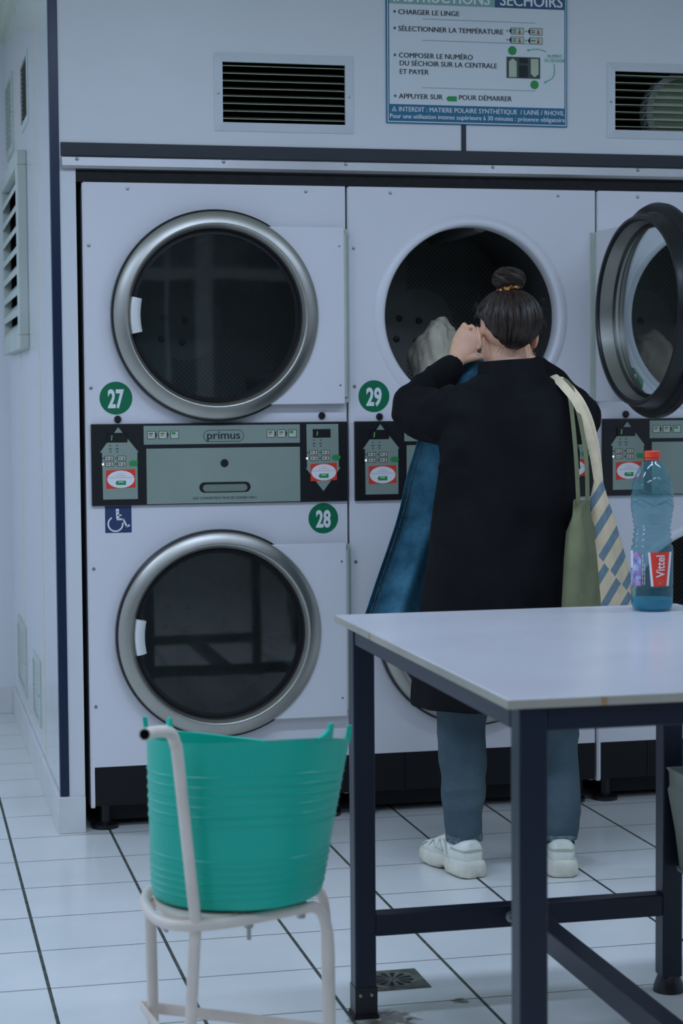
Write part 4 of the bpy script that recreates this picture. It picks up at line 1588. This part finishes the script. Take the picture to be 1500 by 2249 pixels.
tote('tote_bag', 'olive green canvas tote bag hanging at her right side', (1.758, -.955, 1.0), 62,
     [(0.012, .080, .016, .0), (-.012, .090, .017, .0), (-.06, .115, .024, 0), (-.13, .14, .032, 0), (-.24, .16, .037, 0), (-.36, .165, .043, 0), (-.40, .155, .032, 0), (-.405, .14, .02, 0)],
     'olive', [[(1.747, -.965, 1.0), (1.748, -.945, 1.12), (1.750, -.915, 1.22), (1.750, -.890, 1.29), (1.752, -.85, 1.328), (1.752, -.78, 1.345), (1.765, -.69, 1.30)],
               [(1.777, -.950, 1.0), (1.778, -.940, 1.12), (1.772, -.915, 1.22), (1.764, -.89, 1.285), (1.766, -.85, 1.325), (1.766, -.78, 1.343), (1.78, -.69, 1.29)]], 'olive', .006, .035)
tote('tote_bag', 'cream tote bag with blue diagonal stripes, hung outside the olive bag', (1.868, -.845, 1.06), 44,
     [(0.012, .016, .008, -.048), (-.03, .030, .016, -.044), (-.10, .058, .024, -.026), (-.20, .096, .030, -.002), (-.30, .134, .034, .022), (-.40, .160, .036, .034), (-.44, .155, .028, .034), (-.445, .14, .018, .034)],
     'stripes', [[(1.832, -.885, 1.062), (1.815, -.895, 1.14), (1.79, -.905, 1.22), (1.765, -.900, 1.28), (1.745, -.87, 1.318), (1.738, -.82, 1.342), (1.742, -.76, 1.348), (1.76, -.68, 1.29)],
                 [(1.838, -.875, 1.062), (1.826, -.885, 1.14), (1.805, -.895, 1.22), (1.782, -.892, 1.275), (1.765, -.862, 1.312), (1.758, -.81, 1.336), (1.760, -.75, 1.342), (1.778, -.68, 1.285)]], 'cream', .012)


# ------------------------------------------------------------------ folding table
TX0, TX1, TYB, TYF, TZ = 0.896, 1.668, -1.812, -3.003, 0.840
t = thing('folding_table', 'white topped work table on a navy blue steel frame', 'table', (1.28, -2.4, 0))


def rel(bm_name, b, mat, parent, base=(1.28, -2.4, 0), **kw):
    b.v = [(x-base[0], y-base[1], z-base[2]) for x, y, z in b.v]
    return b.build(bm_name, mat, parent, **kw)


b = MB(); b.box(TX0, TX1, TYF, TYB, TZ-.0155, TZ)
rel('tabletop', b, 'tabletop', t, bevel=.0015)['label'] = 'white melamine top'
b = MB()
e = .0008
b.box(TX0-e, TX0, TYF, TYB, TZ-.0150, TZ-.002); b.box(TX0, TX1, TYF-e, TYF, TZ-.0150, TZ-.002)
rel('edge_band', b, 'tableedge', t, smooth=0)
b = MB()
b.box(TX0-.0012, TX0-.0007, -2.128, -2.116, TZ-.0148, TZ-.002); b.box(1.045, 1.055, TYF-.0012, TYF-.0007, TZ-.0148, TZ-.002)
rel('edge_stain', b, 'stain', t, smooth=0)
LW = .0455
legs = []
for lx, ly in ((.912, -1.910), (1.597, -1.910), (.916, -2.996), (1.597, -2.996)):
    b = MB(); b.box(lx, lx+LW, ly, ly+LW, .035, TZ-.0155)
    L = rel('leg', b, 'blue_steel', t, bevel=.003)
    b = MB()
    if lx < 1:
        b.box(lx-.001, lx+LW+.0015, ly-.0018, ly+LW+.001, .006, .066)
        b.box(lx-.004, lx+LW+.004, ly-.006, ly+LW+.004, 0, .008)
        for sx_ in (.010, .034):
            b.lathe([(.0001, -.0045), (.003, -.0042), (.0042, -.001)], (lx+sx_, ly-.001, .050), 'y', 12, m=1, cap0=True)
    else:
        b.lathe([(.0001, 0), (.034, 0), (.033, .012), (.025, .034), (.022, .04)], (lx+LW/2, ly+LW/2, 0), 'z', 24, cap0=True)
    rel('foot_cap', b, ['rubber', 'screw'], L, smooth=40)
for nm, (x0, x1, y0, y1, z0, z1) in {'apron.a': (.9150, .945, -2.951, -1.910+.001, .787, .8245), 'apron.b': (1.6125, 1.6425, -2.951, -1.909, .787, .8245),
                                     'apron.c': (.9575, 1.597, -1.902, -1.872, .787, .8245), 'apron.d': (.9615, 1.597, -2.993, -2.963, .787, .8245),
                                     'stretcher.a': (.9575, 1.597, -1.909, -1.870, .172, .219), 'stretcher.b': (.9615, 1.597, -2.992, -2.955, .172, .219),
                                     'stretcher.c': (1.262, 1.305, -2.955, -1.909, .172, .219)}.items():
    b = MB(); b.box(x0, x1, y0, y1, z0, z1)
    rel(nm.split('.')[0], b, 'blue_steel', t, bevel=.0025)
b = MB(); b.lathe([(.0001, -.012), (.006, -.012), (.0065, -.006), (.012, -.005), (.013, 0)], (1.252, -1.909, .195), 'y', 16, cap0=True)
rel('bolt', b, 'screw', t)

# ------------------------------------------------------------------ water bottle
bx, by = 1.567, -1.918
t = thing('water_bottle', 'empty clear blue plastic bottle with red cap, standing on the table', 'bottle', (bx, by, TZ))
R = .0445
Zb = lambda py: (1343-py)*.3345/340          # height of a photographed level
prof = [(.030, .0005), (.038, .0), (.0425, .006), (.0440, .016), (.0442, .030), (.0446, .046), (.0430, .050), (.0446, .054), (.0446, .128), (.0440, .132)]
for i, z in enumerate([.137, .151, .163, .172]):
    wst = [.0440, .0425, .0408, .0400][i]
    prof += [(wst-.0005, z-.001), (wst, z+.001), (wst-.0042, z+.0035), (wst-.0042, z+.0050)]
prof += [(.0400, .180), (.0380, .1835), (.0412, .190), (.0395, .194), (.0432, .202), (.0415, .206), (.0440, .212), (.0446, .226), (.0440, .245), (.0415, .268), (.0365, .287),
         (.0295, .302), (.0215, .3135), (.0150, .3185), (.0136, .321), (.0136, .333)]
b = MB()
n = 72
rings = []
for r, z in prof:
    ring = []
    for k in range(n):
        a = 2*pi*k/n
        rr = r
        if .205 < z < .31:
            rr = r+.0009*math.copysign(abs(cos(4*a))**.4, cos(4*a))*min(1, (z-.205)/.02)*min(1, (.31-z)/.03)
        ring.append((rr*cos(a), rr*sin(a), z))
    rings.append(ring)
b.loft(rings, 0, False, False)
# embossed chevrons on the shoulder
for k in range(4):
    for zc in (.222, .244, .266):
        pts = []
        for s in range(-5, 6):
            a = k*pi/2-1.35+s*.125
            z = zc+.013*(1-abs(s)/5)
            rr = None
            for (r0, z0), (r1, z1) in zip(prof, prof[1:]):
                if z0 <= z <= z1:
                    rr = r0+(r1-r0)*(z-z0)/(z1-z0)
            pts.append(((rr+.0004)*cos(a), (rr+.0004)*sin(a), z))
        b.tube(pts, .0011, 6, caps=False)
b.build('bottle_wall', 'bottle', t, smooth=80)
b = MB()
b.lathe([(.0001, .020), (.008, .018), (.020, .008), (.030, .002), (.0418, .008), (.0432, .017), (.0436, .026), (.0001, .026)], (0, 0, 0), 'z', 48)
b.build('bottle_base', 'base_tint', t, smooth=60)['label'] = 'deep blue moulded base'
b = MB()
b.lathe([(.0148, .3115+.009), (.0165, .3205), (.0165, .3245), (.0150, .3250)], (0, 0, 0), 'z', 40)
n = 96
rings = []
for r, z in ((.0150, .3262), (.0166, .3264), (.0166, .3388), (.0150, .3402), (.0001, .3404)):
    rings.append([((r+(.0003 if k % 2 else 0))*cos(2*pi*k/n), (r+(.0003 if k % 2 else 0))*sin(2*pi*k/n), z) for k in range(n)])
b.loft(rings, 0, True, True)
b.build('cap', 'capred', t, smooth=40)['label'] = 'red screw cap'
# printed label: angles measured from the direction that faces the photographer
view = math.atan2(-5.7865-by, 0-bx)
RL = .0450
z0_, z1_ = .055, .127


def cyl(u, z, r=RL):
    """u = sideways offset as seen from the front, in metres"""
    a = view+math.asin(max(-.999, min(.999, u/RL)))
    return (r*cos(a), r*sin(a), z)


def patch(b, u0, u1, z0, z1, m, r, n=14, skew=0):
    v, f = [], []
    for k in range(n+1):
        s = k/n
        v += [cyl(u0+(u1-u0)*s+skew*(1 if s < .5 else -1)*(1-2*abs(s-.5)*0), z0, r), cyl(u0+(u1-u0)*s, z1, r)]
    f = [(2*k, 2*k+2, 2*k+3, 2*k+1) for k in range(n)]
    b.add(v, f, m)


def trap(b, ub0, ub1, ut0, ut1, z0, z1, m, r, n=12, kz=10):
    v, f = [], []
    for j in range(kz+1):
        q = j/kz
        for k in range(n+1):
            s = k/n
            lo, hi = ub0+(ut0-ub0)*q, ub1+(ut1-ub1)*q
            v.append(cyl(lo+(hi-lo)*s, z0+(z1-z0)*q, r))
    for j in range(kz):
        for k in range(n):
            i = j*(n+1)+k
            f.append((i, i+1, i+n+2, i+n+1))
    b.add(v, f, m)


b = MB()
trap(b, -.0445, -.0235, -.0445, -.0235, z0_, z1_, 1, .0451)
trap(b, -.0445, -.0400, -.0445, -.0400, .092, z1_+.002, 0, .0453)
trap(b, -.002, .0345, -.0085, .0405, z0_, z1_, 0, .0451)
trap(b, .0030, .0300, -.0040, .0360, z0_, z1_, 2, .0453)
trap(b, -.0235, -.0085, -.0235, -.0150, z0_, z1_, 4, .0450)
for k in range(2):
    for j in range(22):
        uu = -.0205+.0042*k
        if k == 1 and j > 15:
            continue
        zz = z0_+.002+j*.0031
        trap(b, uu, uu+.0016, uu, uu+.0016, zz, zz+.0018, 0 if j % 3 else 3, .0452, 1, 1)
# brand word, reading upwards
vv, ff = font_mesh('Vittel', .012, 3)
lo, hi = min(p[0] for p in vv), max(p[0] for p in vv)
top_ = max(p[1] for p in vv)
zz0, zz1 = .0735, .1205
uu0, uu1 = .0255, .0085
b.add([cyl(uu0+(uu1-uu0)*p[1]/top_, zz0+(zz1-zz0)*(p[0]-lo)/(hi-lo), .0457) for p in vv], ff, 0)
for q in range(6):
    for rad_ in (.0016, .0030):
        a = q*pi/3
        c = (.0165+rad_*cos(a), .0625+rad_*sin(a))
        trap(b, c[0]-.0005, c[0]+.0005, c[0]-.0005, c[0]+.0005, c[1]-.0005, c[1]+.0005, 3, .0455, 1, 1)
for q in range(9):
    a = radians(20+140*q/8)
    c = (.0165+.0085*cos(a), .0625+.0070*sin(a))
    trap(b, c[0]-.0006, c[0]+.0004, c[0]-.0006, c[0]+.0004, c[1]-.0004, c[1]+.0004, 3, .0455, 1, 1)
b.build('paper_label', ['whitelabel', 'bluelabel', 'red', 'redink', 'filmlabel'], t, smooth=80)['label'] = 'red, white and blue printed label'

# ------------------------------------------------------------------ teal tub
tc = Vector((.550, -2.592, .4640))
t = thing('flexible_tub', 'teal plastic laundry tub with stubby handle ends, on the white chair', 'tub', tc)
HT = .262


def tub_pt(h, a, off=0.0):
    """h 0..1 up the wall"""
    r = .140+.026*h+off
    x, y = r*cos(a), r*sin(a)
    lean = -.010*h*0
    if cos(a) < 0:
        x *= 1-.0*h + .05*(1-h)                 # left wall stands straighter
    else:
        x *= 1.0+.055*h
    z = HT*h+h**1.5*(-.0038-.0245*sin(a)-.013*cos(a)-.0012*cos(2*a)-.0078*sin(2*a))
    return Vector((x+.014*h+lean, y, z))


b = MB()
n = 96
rings = []
rib = []
for k in range(6):
    rib += [.52+.058*k, .09+.045*k]
hs = sorted(set([0, .02, .05]+[i/40 for i in range(3, 41)]+[q for r_ in rib for q in (r_-.006, r_-.002, r_+.002, r_+.006)]))
hs = [h for h in hs if h <= 1]


def ribd(h):
    return .0014 if any(abs(h-r_) < .003 for r_ in rib) else 0.0


rings.append([(tub_pt(0, 2*pi*k/n)*.0).to_tuple() for k in range(n)])
rings[0] = [Vector((tub_pt(0, 2*pi*k/n).x*.02, tub_pt(0, 2*pi*k/n).y*.02, .001)) for k in range(n)]
rings.append([Vector((tub_pt(0, 2*pi*k/n).x*.88, tub_pt(0, 2*pi*k/n).y*.88, .0)) for k in range(n)])
for h in hs:
    o = ribd(h)
    if h < .03:
        o -= .006*(1-h/.03)
    rings.append([tub_pt(h, 2*pi*k/n, o)+Vector((0, 0, .004 if h < .01 else 0)) for k in range(n)])
rings.append([tub_pt(1, 2*pi*k/n, .0015)+Vector((0, 0, .003)) for k in range(n)])
rings.append([tub_pt(1, 2*pi*k/n, -.004)+Vector((0, 0, .002)) for k in range(n)])
for h in (.9, .6, .3, .06):
    rings.append([tub_pt(h, 2*pi*k/n, -.005) for k in range(n)])
rings.append([Vector((tub_pt(.05, 2*pi*k/n).x*.02, tub_pt(.05, 2*pi*k/n).y*.02, .010)) for k in range(n)])
b.loft(rings)
b.build('tub_wall', 'teal', t, smooth=50)
for ph, dirn, hh in ((178, 1, .036), (130, -1, .026), (-46, 1, .028), (-6, -1, .032)):
    # flared stub of a handle rising from the rim
    a = radians(ph)
    q = MB()
    rings = []
    for s, w in ((0, .040), (.25, .024), (.55, .012), (.85, .0075), (1.0, .0065)):
        aw = w/.17
        a0 = a
        a1 = a-aw*dirn
        # straight outer edge at a0, flare towards a1
        pts = []
        for ang, off in ((a0, .003), (a1, .003), (a1, -.005), (a0, -.005)):
            p = tub_pt(1, ang, off)
            pts.append(p+Vector((.004*s*cos(a), .004*s*sin(a), hh*s)))
        rings.append(pts)
    q.loft(rings)
    q.build('handle_stub', 'teal', t, smooth=30, bevel=.0015)

# ------------------------------------------------------------------ white tubular chair
t = thing('tube_chair', 'worn white tubular metal chair under the teal tub', 'chair', (.55, -2.56, 0))
B0 = (.55, -2.56, 0)
SZ = .452
b = MB()
ringp = smooth_path([(.664, -2.668, SZ), (.60, -2.695, SZ), (.52, -2.728, SZ), (.455, -2.738, SZ), (.412, -2.715, SZ), (.394, -2.65, SZ), (.396, -2.55, SZ), (.43, -2.475, SZ), (.52, -2.445, SZ), (.62, -2.432, SZ), (.695, -2.428, SZ)], 6)
b.tube(ringp, .0095, 12)
rel('seat_ring', b, 'chairwhite', t, B0)
b = MB()
inner = [Vector((.545+(p.x-.545)*.90, -2.585+(p.y+2.585)*.93, SZ+.001)) for p in ringp]
b.loft([[p for p in inner], [p+Vector((0, 0, .010)) for p in inner]])
rel('seat', b, 'chairwhite', t, B0, smooth=30)
legs_ = [[(.418, -2.47, 0), (.414, -2.49, .25), (.408, -2.52, SZ-.01)],
         [(.436, -2.70, 0), (.446, -2.710, .25), (.455, -2.728, SZ-.005)],
         [(.694, -2.65, 0), (.693, -2.65, .30), (.6915, -2.651, .385), (.686, -2.654, .418), (.676, -2.661, .441), (.660, -2.670, SZ)],
         [(.741, -2.418, 0), (.739, -2.418, .30), (.735, -2.419, .385), (.721, -2.421, .418), (.710, -2.425, .441), (.690, -2.428, SZ)]]
for L_ in legs_:
    b = MB(); b.tube(smooth_path(L_, 6), .0098, 14)
    L = rel('leg', b, 'chairwhite', t, B0)
    b = MB(); b.lathe([(.0001, 0), (.0125, 0), (.0125, .02), (.0098, .026)], (L_[0][0], L_[0][1], 0), 'z', 16, cap0=True)
    rel('foot_cap', b, 'rubber', L, B0)
b = MB()
b.tube(smooth_path([(.455, -2.735, SZ-.002), (.450, -2.738, .50), (.428, -2.742, .725), (.424, -2.744, .748), (.417, -2.752, .766), (.404, -2.770, .775), (.384, -2.805, .781), (.362, -2.850, .786)], 6), .0096, 16)
po = rel('back_post', b, 'chairwhite', t, B0)
b = MB()
d = (Vector((.362, -2.850, .786))-Vector((.384, -2.805, .781))).normalized()
b.tube([Vector((.362, -2.850, .786))-d*.004, Vector((.362, -2.850, .786))+d*.0012], .0082, 16)
rel('tube_end', b, 'cavity', po, B0)
b = MB()
b.tube([(.398, -2.452, .236), (.55, -2.555, .236), (.700, -2.662, .236)], [(.010, .0015)]*3, 8, up=(0, 0, 1))
b.tube([(.398, -2.452, .236), (.412, -2.58, .236), (.424, -2.712, .236)], [(.010, .0015)]*3, 8, up=(0, 0, 1))
rel('foot_rail', b, 'chairwhite', t, B0, smooth=30)
for x, y, L_ in ((.545, -2.712, .030), (.413, -2.690, .014), (.640, -2.675, .008)):
    b = MB(); b.lathe([(.0001, -L_), (.0035, -L_), (.0035, -.010), (.0075, -.010), (.0075, -.003), (.0035, -.002)], (x, y, SZ-.006), 'z', 6, cap0=True)
    rel('seat_bolt', b, 'screw', t, B0, smooth=20)

# ------------------------------------------------------------------ grey bin on the table leg
BB = (1.70, -2.03, .276)
t = thing('plastic_bin', 'grey plastic bin at the right edge, fixed to the far right table leg', 'bin', BB)
b = MB()


def rr(cx, cy, hx, hy, z, r=.008, n=4):
    out = []
    for sx_, sy_, a0 in ((1, 1, 0), (-1, 1, 90), (-1, -1, 180), (1, -1, 270)):
        for k in range(n+1):
            a = radians(a0+90*k/n)
            out.append((cx+sx_*(hx-r)+r*cos(a), cy+sy_*(hy-r)+r*sin(a), z))
    return out


C0 = (1.716, -2.022)
b.loft([rr(*C0, .092, .090, .278), rr(*C0, .100, .098, .36), rr(*C0, .114, .107, .452), rr(*C0, .109, .107, .462), rr(*C0, .111, .108, .490), rr(*C0, .116, .1105, .498), rr(*C0, .111, .106, .498), rr(*C0, .104, .102, .45), rr(*C0, .088, .086, .284)])
rel('bin_body', b, 'greyplastic', t, BB, smooth=40)
b = MB()
b.loft([rr(*C0, .096, .094, .276), rr(*C0, .098, .096, .284)])
rel('bin_foot', b, 'greyplastic', t, BB, smooth=40)
b = MB(); b.box(1.61, 1.64, -1.916, -1.909, .44, .49)
rel('bracket', b, 'screw', t, BB, smooth=0)

# ------------------------------------------------------------------ floor drain
t = thing('floor_drain', 'square metal floor drain with a round slotted grate, beside the table leg', 'drain', (1.053, -1.667, 0))
b = MB(); b.box(-.071, .071, -.071, .071, .0002, .0022)
b.build('drain_plate', 'castiron', t, smooth=0)
b = MB()
b.lathe([(.058, .0022), (.057, .0034), (.053, .0036), (.052, .0030), (.0001, .0030)], (0, 0, 0), 'z', 48)
gr = b.build('grate', 'castiron', t, smooth=40)
b = MB()
for k in range(12):
    a = 2*pi*(k+.5)/12
    d, n_ = Vector((cos(a), sin(a), 0)), Vector((-sin(a), cos(a), 0))
    pts = [(.016, .0014), (.030, .0040), (.042, .0062), (.047, .0040), (.049, 0), (.047, -.0040), (.042, -.0062), (.030, -.0040), (.016, -.0014)]
    b.add([d*r_+n_*w+Vector((0, 0, .00345)) for r_, w in pts], [tuple(range(len(pts)))])
b.build('slots', 'drain', gr, smooth=0)
b = MB(); b.lathe([(.004, .003), (.004, .0045), (.0001, .005)], (0, 0, 0), 'z', 16)
b.build('centre_screw', 'screw', gr)
